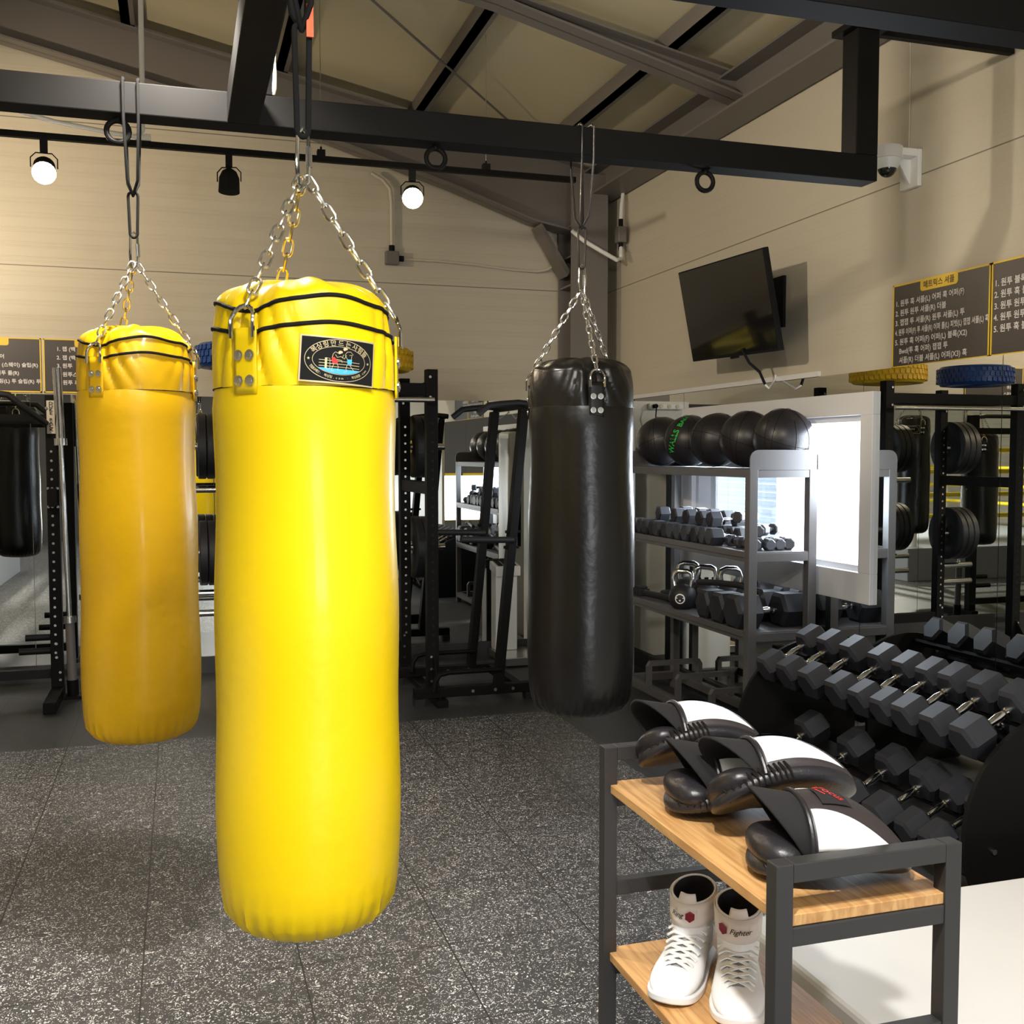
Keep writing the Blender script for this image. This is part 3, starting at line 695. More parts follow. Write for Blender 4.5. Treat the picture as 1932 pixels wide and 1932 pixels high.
sign('dark board headed with a yellow tab, lower right wall beside the television', (WX-.001, SY, 2.015), (0,-1,0), (0,0,1), (-1,0,0), .648, .400, '매트릭스 셔플', .50,
     [('1. 원투 훅 셔플(L) 어퍼 훅 어퍼(F)', .740, 1, 0), ('2. 원투 원투 셔플(R) 더블', .625, 1, 0), ('3. 잽잽 투 셔플(R) 원투 셔플(L) 투', .510, 1, 0), ('4. 원투 어퍼(F) 투 셔플(R) 어퍼 롤(L) 피벗(L) 잽잽 셔플(L) 훅', .395, .735, 0),
      ('5. 원투 훅 어퍼(F) 어퍼(L) 블록(X2)', .280, 1, 0), ('Bwd(투 훅 어퍼) 잽잽 투', .170, 1, .031), ('셔플(R) 더블 셔플(L) 어퍼(X3) 훅', .060, 1, .031)], .034, .022)
sign('dark board cut off by the right edge, next to the first wall board', (WX-.001, SY-.655, 2.015), (0,-1,0), (0,0,1), (-1,0,0), .648, .400, '', .5,
     [('1. 원투 블록(', .74, 1, 0), ('2. 원투 훅 블', .62, 1, 0), ('3. 원투 원투 훅', .50, 1, 0), ('4. 원투 원투 훅', .38, 1, 0), ('5. 원투 훅 블록', .26, 1, 0)], .036, .018)
sign('dark board cut off by the left edge on the back wall', (-1.560, DY-.001, 2.03), (1,0,0), (0,0,1), (0,-1,0), .655, .375, '', .5,
     [('어', .62, 1, .375), ('패링 (스웨이) 슬립(R)', .47, 1, .315), ('훅 원투 롤(R)', .32, 1, .31), ('훅 패링(L) 투 슬립(R) 투', .17, 1, .295)], .034, .018)
sign('dark board on the back wall partly hidden by the left yellow bag', (-.890, DY-.001, 2.03), (1,0,0), (0,0,1), (0,-1,0), .655, .375, '(', .5,
     [('1. 잽 (백', .78, 1, 0), ('2. 잽 (백', .62, 1, 0), ('3. 원투', .47, 1, 0), ('4. 원투스', .31, 1, 0), ('5. 원투 훅', .16, 1, 0)], .036, .085)

# ------------------------------------------------------------------ shelf unit with balls, dumbbells, kettlebells
SX0, SX1, SY0, SY1 = 2.852, 3.262, 4.93, 6.60
sh = thing('storage_shelf', 'grey steel shelf unit standing in front of the white window', 'shelf', (3.05, 5.76, 0))
LV = [1.523, 1.083, .657]
for x in (SX0, SX1-.05):
    for y in (SY0, SY1-.05): MB().box(x, x+.05, y, y+.05, 0, 1.523).build('post', m_rack, sh, smooth=0, bevel=.003)
for z in LV:
    MB().box(SX0+.004, SX1-.004, SY0+.004, SY1-.004, z-.006, z).build('shelf_board', m_rack, sh, smooth=0)
    b = MB(); hh = .045 if z > 1.2 else .052
    for x in (SX0+.002, SX1-.042): b.box(x, x+.04, SY0+.05, SY1-.05, z-hh, z-.006)
    for y in (SY0+.002, SY1-.042): b.box(SX0+.05, SX1-.05, y, y+.04, z-hh, z-.006)
    if z < 1.2: b.box(SX0-.004, SX0+.004, SY0+.05, SY1-.05, z-.03, z+.004)
    b.build('shelf_rail', m_rack, sh, smooth=0, bevel=.002)
for y in (SY0, SY1-.006):
    b = MB(); o = [(SX0, y, 1.52), (SX1, y, 1.52), (SX1, y, 1.625)] + [(SX0+.05-.05*sin(a), y, 1.575+.05*cos(a)) for a in (0, .4, .8, 1.2, 1.57)]
    b.poly(o, (0, .006, 0)); b.build('end_plate', m_rack, sh, smooth=0)
MB().box(SX1-.006, SX1, SY0, SY1, 1.52, 1.60).build('back_lip', m_rack, sh, smooth=0)
b = MB()
for x in (SX0, SX1-.05): b.box(x, x+.05, SY0+.05, SY1-.05, .06, .11)
for y in (SY0, SY1-.05): b.box(SX0+.05, SX1-.05, y, y+.05, .06, .11)
b.build('bottom_rail', m_rack, sh, smooth=0, bevel=.002)
for y in (5.35, 5.78, 6.20):
    b = MB(); b.box(SX0+.01, SX0+.04, y, y+.035, .11, .235); b.box(SX1-.04, SX1-.01, y, y+.035, .11, .235); b.poly([(SX0+.01, y, .235), (SX0+.04, y, .235), (SX1-.04, y, .235), (SX1-.01, y, .235), (SX1-.03, y, .265), (SX0+.03, y, .265)], (0, .035, 0))
    b.build('divider_hoop', m_rack, sh, smooth=0)
# medicine balls: leather shell, sewn seams
def ball_mesh(name, label, loc, rz):
    r = .164; t = thing(name, label, 'medicine ball', loc, rz, 'medicine balls on the shelf')
    MB().ell((0,0,r), (r, r, r*.985), 40, 24).build('shell', m_leather, t, world=False)
    b = MB()
    for q in (M.Rotation(R(20), 4, 'X'), M.Rotation(R(100), 4, 'X') @ M.Rotation(R(15), 4, 'Y'), M.Rotation(R(80), 4, 'Y')):
        for ang in (0, .62, -.62):
            pts = []
            for k in range(48): a = 2*pi*k/48; pts.append(q @ V((r*1.002*cos(ang)*cos(a), r*1.002*cos(ang)*sin(a), r*1.002*sin(ang))) + V((0,0,r)))
            b.tube(pts, .0012, 4, True)
            if ang == 0: break
    for k in range(6):
        a = pi/3*k; pts = [V((r*1.002*cos(e)*cos(a), r*1.002*cos(e)*sin(a), r + r*1.002*sin(e))) for e in [-.62 + 1.24*j/8 for j in range(9)]]; b.tube(pts, .0012, 4)
    b.build('seams', m_blkm, t, world=False); return t
B0 = ball_mesh('medicine_ball', 'black medicine ball at the near end of the shelf, by the end plate', (3.14, 5.08, 1.524), .4)
for k, (y, lb) in enumerate(((5.42, 'second black medicine ball from the near end of the shelf'), (5.77, 'middle black medicine ball of the five on the shelf'), (6.11, 'black medicine ball with green print on top of the shelf'), (6.44, 'farthest black medicine ball, next to the punching bag'))):
    bx = (3.12, 3.11, 3.10, 3.06)[k]; d = dup(B0, (bx, y, 1.524), .4 + 1.1*k, lb)
    if k == 2:
        b = MB(); r = .1645; c = V((bx, y, 1.524+.164))
        def onball(u, v, az0=R(205)):
            az = az0 + u/r*1.3; el = R(12) + v/r
            return c + V((r*cos(el)*cos(az), r*cos(el)*sin(az), r*sin(el)))
        def rotd(u, v): a = R(75); return onball(u*cos(a) - v*sin(a), u*sin(a) + v*cos(a))
        add_text(b, 'WALLS', .05, lambda u, v: rotd(u-.12, v-.02)); add_text(b, 'BALL', .05, lambda u, v: rotd(u+.06, v-.02))
        d.rotation_euler = (0,0,0); o = b.build('green_print', m_grn, d, fix=False, smooth=0)
# hex dumbbell (axis along local X, resting with its axis at local z=0)
def hex_db(name, label, cat, group, R_, L, hl, hr=.015, loc=(0,0,0), mh=None, chrome=True, sides=6):
    t = thing(name, label, cat, loc, 0, group)
    for s in (-1, 1):
        b = MB(); x0 = s*(L/2-hl); x1 = s*L/2; bv = R_*.16
        b.tube([(x0, 0, 0), (x0 + s*bv, 0, 0), (x1 - s*bv, 0, 0), (x1, 0, 0)], [R_*.80, R_, R_, R_*.80], sides)
        b.xf(M.Rotation(pi/sides, 4, 'X')); b.build('head', mh or m_hex, t, world=False, smooth=20)
    hL = L/2 - hl
    b = MB(); b.tube([(-hL, 0, 0), (-hL*.9, 0, 0), (-hL*.84, 0, 0), (-hL*.7, 0, 0), (-hL*.6, 0, 0), (0, 0, 0), (hL*.6, 0, 0), (hL*.7, 0, 0), (hL*.84, 0, 0), (hL*.9, 0, 0), (hL, 0, 0)], [hr*.7, hr*.7, hr*1.15, hr*1.15, hr*.85, hr*1.12, hr*.85, hr*1.15, hr*1.15, hr*.7, hr*.7], 14)
    b.build('handle', m_chr if chrome else m_blkm, t, world=False); return t
# dumbbell rack
RY0, RY1 = 3.0, 4.58
rk = thing('dumbbell_rack', 'black two-tier dumbbell rack with round end plates at the right wall', 'dumbbell rack', (2.9, 3.77, 0))
for y in (RY0, RY1):
    o = [(3.03 + .43*cos(a), y, .25 + .43*sin(a)) for a in [R(52 + (168)*k/40) for k in range(41)]]
    o = [p for p in o if p[0] < 3.27 and p[2] > .001]; o = [(3.27, y, 0), (3.27, y, o[0][2])] + o + [(2.70, y, 0)]
    MB().poly(o, (0, .02, 0)).build('end_plate', m_blk, rk, smooth=0, bevel=.004)
    for x, z in ((2.72, .20), (2.86, .58)): MB().cyl((x, y-.012, z), (x, y, z), .010, 12).build('bolt', m_zinc, rk)
TILT = R(27)
def tier(cx, cz, wd):
    for off, nm in ((-.11, 'tier_rail'), (.11, 'tier_rail')):
        q = V((cx + off*cos(TILT), 0, cz + off*sin(TILT)))
        MB().bar((q.x, RY0+.02, q.z), (q.x, RY1, q.z), .085, .014, up=(-sin(TILT), 0, cos(TILT))).build(nm, m_blk, rk, smooth=0)
tier(2.86, .575, 0); tier(2.76, .185, 0)
def rest(R_): return R_*cos(pi/6) + .008
UP = [4.46, 4.28, 4.10, 3.89, 3.73, 3.58, 3.44, 3.275, 3.11]
base = None
for k, y in enumerate(UP):
    R_ = .080 - .0022*k if k else .078
    if base is None: base = hex_db('hex_dumbbell', 'x', 'dumbbell', 'hex dumbbells on the upper rack tier', .077, .36, .118, .0165)
    lb = ['farthest hex dumbbell on the upper rack tier, beside the shelf', 'second hex dumbbell from the far end of the upper rack tier'][k] if k < 2 else ('nearest hex dumbbell on the upper rack tier, at the right edge' if k == len(UP)-1 else '%s hex dumbbell from the far end of the upper rack tier' % NTH[k])
    o = base if k == 0 else dup(base)
    h = .077*cos(pi/6) + .008
    o.location = (2.86 - h*sin(TILT), y, .575 + h*cos(TILT)); o.rotation_euler = (0, -TILT, 0); o['label'] = lb
    o.scale = (1, .92, .92) if k in (0, 4, 5) else (1, .97, 1)
for k, y in enumerate([4.30, 3.96, 3.69, 3.47, 3.30, 3.165]):
    o = dup(base); h = .078*cos(pi/6) + .008; o['group'] = 'hex dumbbells on the lower rack tier'
    o.location = (2.76 - h*sin(TILT), y, .185 + h*cos(TILT)); o.rotation_euler = (0, -TILT, 0); o.scale = (.95, .80, .80) if k > 3 else (1.02, 1, 1)
    o['label'] = ('farthest hex dumbbell on the lower rack tier' if k == 0 else 'nearest hex dumbbell on the lower rack tier' if k == 5 else '%s hex dumbbell from the far end of the lower rack tier' % NTH[k])
# second shelf board: a row of small hex dumbbells with some on top, then a heap of tiny ones
sm = None; z = LV[1] + .0005; r_ = .056
k = 0
for i in range(12):
    y = 5.40 + i*.099
    o = hex_db('small_hex_dumbbell', 'x', 'dumbbell', 'small hex dumbbells on the middle shelf', r_, .26, .085, .012) if sm is None else dup(sm)
    if sm is None: sm = o
    o.location = (2.995 + .012*random.uniform(-1, 1), y, z + r_*cos(pi/6)); o.rotation_euler = (0, 0, random.uniform(-.05, .05))
    o['label'] = 'nearest small hex dumbbell in the row on the middle shelf' if i == 0 else 'farthest small hex dumbbell in the row, by the punching bag' if i == 11 else '%s small hex dumbbell from the near end of the middle shelf row' % NTH[i]
for i, y in enumerate((5.55, 5.69, 5.86, 6.02, 6.24)):
    o = dup(sm); o.location = (3.06, y, z + r_*cos(pi/6) + .088); o.rotation_euler = (random.uniform(-.3, .3), 0, random.uniform(-.08, .08)); o.scale = (.9,)*3
    o['group'] = 'small dumbbells lying on top of the row'
    o['label'] = '%s small hex dumbbell from the near end lying on top of the row' % ('nearest' if i == 0 else NTH[i]) if i else 'nearest small hex dumbbell lying on top of the row'
tiny = None
m_vin = mat('grey_vinyl', (.045, .047, .06), .35)
TP = [(2.93, 5.10, 0, 1.35), (3.00, 5.09, 0, 1.5), (3.075, 5.10, 0, 1.4), (3.15, 5.11, 0, 1.25), (2.94, 5.28, 0, 1.45), (3.05, 5.29, 0, .9), (3.00, 5.15, .062, 1.1), (3.10, 5.20, .062, .5), (3.0, 5.28, .125, .5)]
TL = ['leftmost in the front of the heap', 'second from the left in the front of the heap', 'third from the left in the front of the heap', 'rightmost in the front of the heap', 'at the back left of the heap', 'at the back middle of the heap', 'lying across the left front ones', 'lying slanted on the right front ones', 'topmost of the heap']
for i, (x, y, dz, rz) in enumerate(TP):
    if tiny is None:
        tiny = hex_db('mini_dumbbell', 'x', 'dumbbell', 'mini vinyl dumbbells heaped on the middle shelf', .031, .165, .05, .013, mh=m_vin, chrome=False, sides=8); o = tiny
    else: o = dup(tiny)
    o.scale = (1.1,)*3; o.location = (x+.03, y, z + .034*cos(pi/8) + dz*1.1); o.rotation_euler = (0, 0, rz); o['label'] = 'mini grey dumbbell %s, near shelf post' % TL[i]
# third shelf board
z3 = LV[2]
big = None
for i, (y, s, lb) in enumerate(((5.10, 1.0, 'largest hex dumbbell at the near end of the lower shelf board'), (5.30, .93, 'middle one of three big hex dumbbells on the lower shelf board'), (5.49, .88, 'big hex dumbbell beside the single front kettlebell'))):
    o = hex_db('large_hex_dumbbell', lb, 'dumbbell', 'large hex dumbbells on the lower shelf board', .105, .44, .16, .017) if big is None else dup(big, label=lb)
    if big is None: big = o
    o.scale = (s,)*3; o.location = (3.06, y, z3 + .105*cos(pi/6)*s)
def kettle(label, loc, rz, s=1, m_h=None):
    t = thing('kettlebell', label, 'kettlebell', loc, rz, 'kettlebells on the lower shelf board'); t.scale = (s,)*3
    MB().lathe([(1e-6, 0), (.055, 0), (.078, .02), (.092, .055), (.094, .085), (.082, .125), (.055, .152), (1e-6, .165)], (0,0,0), 32).build('bell', m_rub, t, world=False)
    pts = [(-.050, 0, .125), (-.060, 0, .165), (-.066, 0, .205), (-.055, 0, .238), (-.03, 0, .250), (.03, 0, .250), (.055, 0, .238), (.066, 0, .205), (.060, 0, .165), (.050, 0, .125)]
    MB().tube(pts, [.016]*10, 12).build('handle', m_chr, t, world=False)
    b = MB(); n = 28
    g = lambda u, v: V((u, -.0935 + .5*(u*u + (v)*(v))*9, .072 + v))
    g = lambda u, v: V((u, -math.sqrt(max(0, .0962**2 - u*u - v*v*.7)), .075+v))
    add_stroke(b, [(.030*cos(2*pi*k/n), .030*sin(2*pi*k/n)) for k in range(n)], .007, g, True); add_stroke(b, [(-.028, .005), (.028, .005)], .007, g); add_shape(b, [(-.006, -.016), (.006, -.016), (.006, -.006), (-.006, -.006)], g)
    b.build('badge', m_letw, t, world=False, fix=False); return t
K0 = kettle('black kettlebell with white round badge at the front of the lower board', (2.935, 5.86, z3), R(-38), .92)
for (x, y, rz, s, lb) in ((3.10, 6.11, -.5, 1.0, 'chrome-handled kettlebell, leftmost of the rear three'), (3.09, 5.86, -.5, 1.0, 'chrome-handled kettlebell in the middle of the rear three'), (3.20, 5.74, -.4, 1.0, 'chrome-handled kettlebell behind the big hex dumbbells')):
    o = dup(K0, (x, y, z3), rz, lb); o.scale = (s,)*3
tag(MB().tube([(2.93, 6.40, z3+.028), (2.96, 6.15, z3+.03), (2.99, 5.98, z3+.032)], .022, 10).tube([(2.99, 5.98, z3+.03), (3.0, 5.90, z3+.06), (3.02, 5.86, z3+.075)], .015, 10).build('grip_attachment', m_rub), 'black padded grip bar lying at the far part of the lower board', 'cable attachment')
tag(MB().tube([(2.88, 5.55, z3+.20), (2.90, 5.36, z3+.217), (2.93, 5.15, z3+.225), (2.96, 4.99, z3+.205)], .018, 10).build('grip_attachment', m_rub), 'black padded bar laid over the big hex dumbbells', 'cable attachment')
tag(MB().box(2.90, 2.98, 6.43, 6.55, z3, z3+.05).box(2.91, 2.97, 6.44, 6.54, z3+.05, z3+.065).build('strap_pile', m_fab, smooth=0, bevel=.01), 'black folded straps at the far end of the lower board', 'strap')
b = MB(); b.tube([(3.02 + .045*cos(a), 6.22 + .06*sin(a), z3+.05) for a in [2*pi*k/20 for k in range(20)]], .011, 8, True); b.cyl((3.02, 6.22, z3), (3.02, 6.22, z3+.045), .03, 14)
tag(b.build('ankle_cuff', m_fab), 'black looped cuff lying behind the padded grip bar', 'strap')

# ------------------------------------------------------------------ air conditioner, body scale, power strip
ac = thing('floor_air_conditioner', 'tall white floor-standing air conditioner in the corner behind the black bag', 'air conditioner', (2.92, 7.12, 0))
MB().box(2.72, 3.12, 6.97, 7.30, 0, 1.80).build('cabinet', m_ac, ac, smooth=30, bevel=.03)
b = MB()
for k in range(4): b.box(2.80+.06*k, 2.83+.06*k, 7.298, 7.306, .8, 1.25)
for k in range(4): b.box(2.80+.06*k, 2.83+.06*k, 6.964, 6.972, .35, .7)
b.build('grille', m_blkm, ac, smooth=0)
MB().box(2.86, 2.98, 6.965, 6.972, 1.42, 1.46).build('display', m_blkm, ac, smooth=0)
bs = thing('body_scale', 'white body composition scale with steel platform by the back mirror', 'scale', (2.5, 7.8, 0))
MB().box(2.31, 2.72, 7.52, 7.99, .012, .075).build('platform', m_zinc, bs, smooth=0, bevel=.006)
MB().box(2.33, 2.70, 7.54, 7.97, .0, .012).build('foot', m_blkm, bs, smooth=0)
MB().box(2.325, 2.50, 7.84, 7.97, .075, .70).build('column', m_ac, bs, smooth=0, bevel=.006)
b = MB(); b.poly([(2.315, 7.80, .66), (2.315, 7.98, .70), (2.315, 7.98, .765), (2.315, 7.80, .735)], (.20, 0, 0)); hd = b.build('head_unit', m_ac, bs, smooth=0, bevel=.004)
b = MB()
for k in range(3): b.poly([(2.34+.052*k, 7.82, .7405), (2.38+.052*k, 7.82, .7405), (2.38+.052*k, 7.96, .764), (2.34+.052*k, 7.96, .764)], (0, -.002, .004))
b.build('slots', m_blkm, hd, smooth=0)
ps = thing('power_strip', 'white power strip with a black plug high in the corner', 'power strip', (2.95, 7.64, 1.98))
MB().box(2.80, 3.10, 7.62, 7.659, 1.955, 2.0).build('strip_body', m_white, ps, smooth=0, bevel=.006)
b = MB(); 
for x in (2.86, 2.93, 3.00): MB().cyl((x, 7.615, 1.978), (x, 7.622, 1.978), .016, 12).build('socket', m_beige, ps)
tag(MB().cyl((3.06, 7.58, 1.978), (3.06, 7.62, 1.978), .017, 12).tube([(3.06, 7.58, 1.975), (3.07, 7.57, 1.9), (3.05, 7.60, 1.75), (3.08, 7.63, 1.5)], .005, 6).build('plug_cable', m_blkm), 'black plug and cable in the power strip', 'cable')

# ------------------------------------------------------------------ dip tower
dt = thing('dip_tower', 'black leaning pull-up and dip tower left of the black bag', 'dip station', (1.95, 6.9, 0))
for y, nm in ((6.56, 'near'), (7.23, 'far')):
    MB().bar((1.955, y, .05), (2.135, y, 1.90), .075, .055, up=(1,0,0)).build('upright', m_blk, dt, smooth=0, bevel=.004)
    MB().box(1.40, 2.20, y-.035, y+.035, .048, .11).build('foot_beam', m_blk, dt, smooth=0, bevel=.004)
    MB().tube([(1.52, y-.05, .09), (1.53, y-.05, .16), (1.56, y-.05, .20), (1.62, y-.05, .212), (1.97, y-.05, .212)], .016, 10).build('push_up_handle', m_blk, dt)
    MB().tube([(2.05, y-.05, 1.05), (1.85, y-.05, 1.055), (1.70, y-.05, 1.06)], .021, 12).build('dip_handle', m_rub, dt)
    MB().tube([(2.20, y, 1.925), (2.10, y, 1.935), (1.98, y, 1.925), (1.90, y, 1.915), (1.83, y, 1.86)], .021, 12).build('pull_up_grip', m_rub, dt)
    for zz in (1.10, 1.0): MB().cyl((1.955+.18*(zz-.05)/1.85-.05, y-.01, zz), (1.955+.18*(zz-.05)/1.85+.05, y-.01, zz), .010, 8).build('bolt', m_blkm, dt)
    for xx in (1.78, 1.93, 2.05): MB().cyl((xx, y-.043, .08), (xx, y-.035, .08), .011, 10).build('bolt', m_zinc, dt)
    for xx in (1.40, 2.14): MB().box(xx, xx+.06, y-.04, y+.04, 0, .048).build('rubber_foot', m_rub, dt, smooth=0)
MB().bar((2.15, 6.56, 1.925), (2.15, 7.23, 1.925), .05, .05).build('cross_beam', m_blk, dt, smooth=0)
MB().bar((2.10, 6.60, .08), (2.10, 7.19, .08), .055, .055).build('cross_beam', m_blk, dt, smooth=0)

# ------------------------------------------------------------------ power rack with plates, tyres, bars
def power_rack(label, x0, x1, y0, y1, h, plate_sign=True):
    t = thing('power_rack', label, 'power rack', ((x0+x1)/2, (y0+y1)/2, 0), 0, 'power racks along the back mirror')
    for x in (x0, x1):
        for y in (y0, y1):
            u = MB().box(x-.0375, x+.0375, y-.0375, y+.0375, .0, h).build('upright', m_blk, t, smooth=0, bevel=.004)
            b = MB()
            for k in range(26):
                z = .30 + k*.06
                b.cyl((x, y-.0382, z), (x, y-.0378, z), .0085, 10); 
            b.build('holes', m_zinc if y == y1 else m_hub, u, smooth=0)
        MB().box(x-.0375, x+.0375, y0-.30, y1+.05, .0, .045).build('foot_beam', m_blk, t, smooth=0, bevel=.004)
        MB().box(x-.0375, x+.0375, y0, y1, h-.16, h-.08).build('top_side_beam', m_blk, t, smooth=0, bevel=.004)
        MB().box(x-.03, x+.03, y0, y1, 1.34, 1.42).build('side_beam', m_blk, t, smooth=0, bevel=.004)
        for yy in (y0, y1):
            for zz in (.12, .2, .28, h-.05, h-.18): MB().cyl((x-.015, yy-.046, zz), (x-.015, yy-.037, zz), .009, 8).build('bolt', m_zinc, t)
        b = MB(); b.poly([(x-.004, y0-.25, .045), (x-.004, y0-.04, .045), (x-.004, y0-.04, .30)], (.008, 0, 0)); b.build('gusset', m_blk, t, smooth=0)
        s = -1 if x == x0 else 1
        for zz, ln in ((1.657, .30), (1.36, .34), (.92, .30), (.64, .34), (.50, .34)):
            if x == x1 and zz not in (1.657, .92): continue
            MB().cyl((x, y1, zz), (x + s*ln, y1, zz), .024, 16).build('plate_peg', m_chr, t)
    for y in (y0, y1): MB().box(x0, x1, y-.03, y+.03, h-.17, h-.09).build('cross_beam', m_blk, t, smooth=0, bevel=.004)
    MB().box(x0, x1, y1-.03, y1+.03, .16, .24).build('cross_beam', m_blk, t, smooth=0, bevel=.004)
    MB().cyl((x0-.03, y0-.09, h-.20), (x1+.0, y0-.09, h-.20), .017, 14).build('pull_up_bar', m_chr, t)
    return t
power_rack('black power rack behind the yellow bags, carrying plates and painted tyres', .36, 1.565, 6.75, 7.62, 2.15)
def plate_mesh(label, loc, r=.225, th=.055, group='bumper plates on the power rack'):
    t = thing('bumper_plate', label, 'weight plate', loc, 0, group)
    b = MB(); b.lathe([(.028, -th/2), (.05, -th/2*1.0), (.06, -th/2*.75), (r*.72, -th/2*.7), (r*.78, -th/2), (r*.97, -th/2), (r, -th/2*.8), (r, th/2*.8), (r*.97, th/2), (r*.78, th/2), (r*.72, th/2*.7), (.06, th/2*.75), (.05, th/2), (.028, th/2)], (0,0,0), 48)
    b.xf(M.Rotation(pi/2, 4, 'Y')); b.build('disc', m_rub, t, world=False)
    b = MB(); b.cyl((-th/2-.001, 0, 0), (th/2+.001, 0, 0), .048, 24); b.build('hub', m_zinc, t, world=False); return t
P0 = None
for side, xs in (('left', (.265, .207, .149)), ('right', (1.645, 1.703))):
    for zz, tier_ in ((1.657, 'upper'), (.92, 'lower')):
        for i, x in enumerate(xs):
            lb = 'black bumper plate on the %s %s peg of the power rack, %s' % (tier_, side, ('next to the upright', 'second from the upright', 'third from the upright')[i])
            if P0 is None: P0 = plate_mesh(lb, (x, 7.62, zz))
            else: dup(P0, (x, 7.62, zz), None, lb)
def tyre(label, loc, m, seg_block):
    t = thing('painted_tyre', label, 'tyre', loc, 0, 'painted tyres on the power rack')
    Ro, Ri, h = .285, .17, .165
    MB().lathe([(Ri, .02), (Ri+.04, .0), (Ro-.02, .006), (Ro, .03), (Ro+.004, h/2), (Ro, h-.03), (Ro-.02, h-.006), (Ri+.04, h), (Ri, h-.02), (Ri-.0, h-.02)], (0,0,0), 56, capa=False, capb=False).build('casing', m, t, world=False)
    b = MB()
    for k in range(44):
        for j in range(3):
            a = 2*pi*(k + .5*(j % 2))/44; z0 = .022 + j*.042
            b.poly([((Ro+.002)*cos(a+d), (Ro+.002)*sin(a+d), z) for d, z in ((0, z0), (.115, z0+.008), (.115, z0+.036), (0, z0+.028))], V((cos(a), sin(a), 0))*.010)
    tr_ = b.build('tread', m, t, world=False, smooth=0); return t
tyre('blue painted tyre lying on the left top of the power rack', (.40, 7.18, 2.155), m_blue, 1)
tyre('yellow painted tyre lying on the right top of the power rack', (1.24, 7.18, 2.155), m_ylt, 1)
# barbell bars across the rack behind the bags (only chrome shafts are seen)
tag(MB().cyl((-.35, 6.62, 1.16), (1.9, 6.62, 1.16), .0145, 12).cyl((-.42, 6.62, 1.16), (-.02, 6.62, 1.16), .025, 16).cyl((1.90, 6.62, 1.16), (2.25, 6.62, 1.16), .001, 6).build('barbell', m_chr), 'chrome barbell racked across the power rack behind the yellow bags', 'barbell') if False else None
# left rack: the upright with the name plate, its bars leave the picture on the left
lr = thing('power_rack', 'black rack with grey name plate at the left edge', 'power rack', (-.83, 7.52, 0), 0, 'power racks along the back mirror')
for x in (-.79, -2.0):
    u = MB().box(x-.0375, x+.0375, 7.485, 7.56, .07, 1.985).build('upright', m_blk, lr, smooth=0, bevel=.004)
    b = MB()
    for k in range(26):
        z = .30 + k*.06
        if z < 1.62: b.cyl((x-.005, 7.4845, z), (x-.005, 7.4850, z), .0085, 10)
    b.build('holes', m_zinc, u, smooth=0)
    MB().box(x-.0375, x+.0375, 7.02, 7.60, 0, .07).build('foot_beam', m_blk, lr, smooth=0, bevel=.004)
    for zz, dx in ((1.90, -.028), (1.90, .028), (1.70, .03), (1.38, -.028), (1.38, .028), (1.26, -.028), (1.26, .028), (.36, 0), (.27, 0), (.12, .02), (.17, .02)): MB().cyl((x+dx, 7.474, zz), (x+dx, 7.486, zz), .009, 10).build('bolt', m_zinc, lr)
    b = MB(); b.box(x-.026, x+.026, 7.45, 7.485, 1.26, 1.38); b.build('j_hook', m_blkm, lr, smooth=0, bevel=.004)
b = MB(); b.box(-.817, -.763, 7.478, 7.485, 1.735, 1.95); npl = b.build('name_plate', m_beige, lr, smooth=0, bevel=.002)
b = MB()
for i, ch in enumerate('DUKE RACK'):
    if ch != ' ': add_text(b, ch, .028, lambda u, v: V((-.790 + u*1.25, 7.4765, 1.922 - i*.0212 + v)), align='CENTER')
b.build('lettering', m_blkm, npl, smooth=0, fix=False)
MB().tube([(-.82, 7.47, 1.80), (-.89, 7.38, 1.86), (-1.02, 7.32, 1.975), (-1.12, 7.31, 1.985), (-1.75, 7.31, 1.985), (-1.82, 7.32, 1.975), (-1.95, 7.38, 1.86), (-2.03, 7.47, 1.80)], .021, 12).build('pull_up_bar', m_rub, lr)
MB().box(-2.0, -.79, 7.50, 7.55, .13, .19).build('cross_beam', m_blk, lr, smooth=0)
MB().box(-2.0, -.79, 7.50, 7.55, 1.80, 1.86).build('cross_beam', m_blk, lr, smooth=0)
for z, x1 in ((.40, -1.02), (.31, -1.06)): MB().cyl((-.83, 7.52, z), (x1+.04, 7.52, z), .022, 14).build('band_peg', m_blk, lr)
br = thing('olympic_barbell', 'chrome barbell standing upright beside the rack with the name plate', 'barbell', (-.73, 7.46, 0))
bxf = lambda z: -.692 - .055*(z-.02)/2.14
MB().cyl((bxf(.53), 7.46, .53), (bxf(1.70), 7.46, 1.70), .0155, 14).build('shaft', m_zinc, br)
MB().cyl((bxf(1.70), 7.46, 1.70), (bxf(2.16), 7.46, 2.16), .029, 18).build('sleeve', m_chr, br)
MB().cyl((bxf(1.66), 7.46, 1.66), (bxf(1.705), 7.46, 1.705), .041, 18).build('collar', m_zinc, br)
MB().cyl((bxf(.50), 7.46, .50), (bxf(.54), 7.46, .54), .041, 18).build('collar', m_zinc, br)
MB().cyl((bxf(.02), 7.46, .02), (bxf(.51), 7.46, .51), .029, 18).build('sleeve', m_steel, br)
tag(MB().box(-.75, -.63, 7.40, 7.52, 0, .02).cyl((-.692, 7.46, .02), (-.695, 7.46, .12), .036, 16).build('barbell_holder', m_blk, smooth=30), 'black floor holder at the foot of the upright barbell', 'holder')

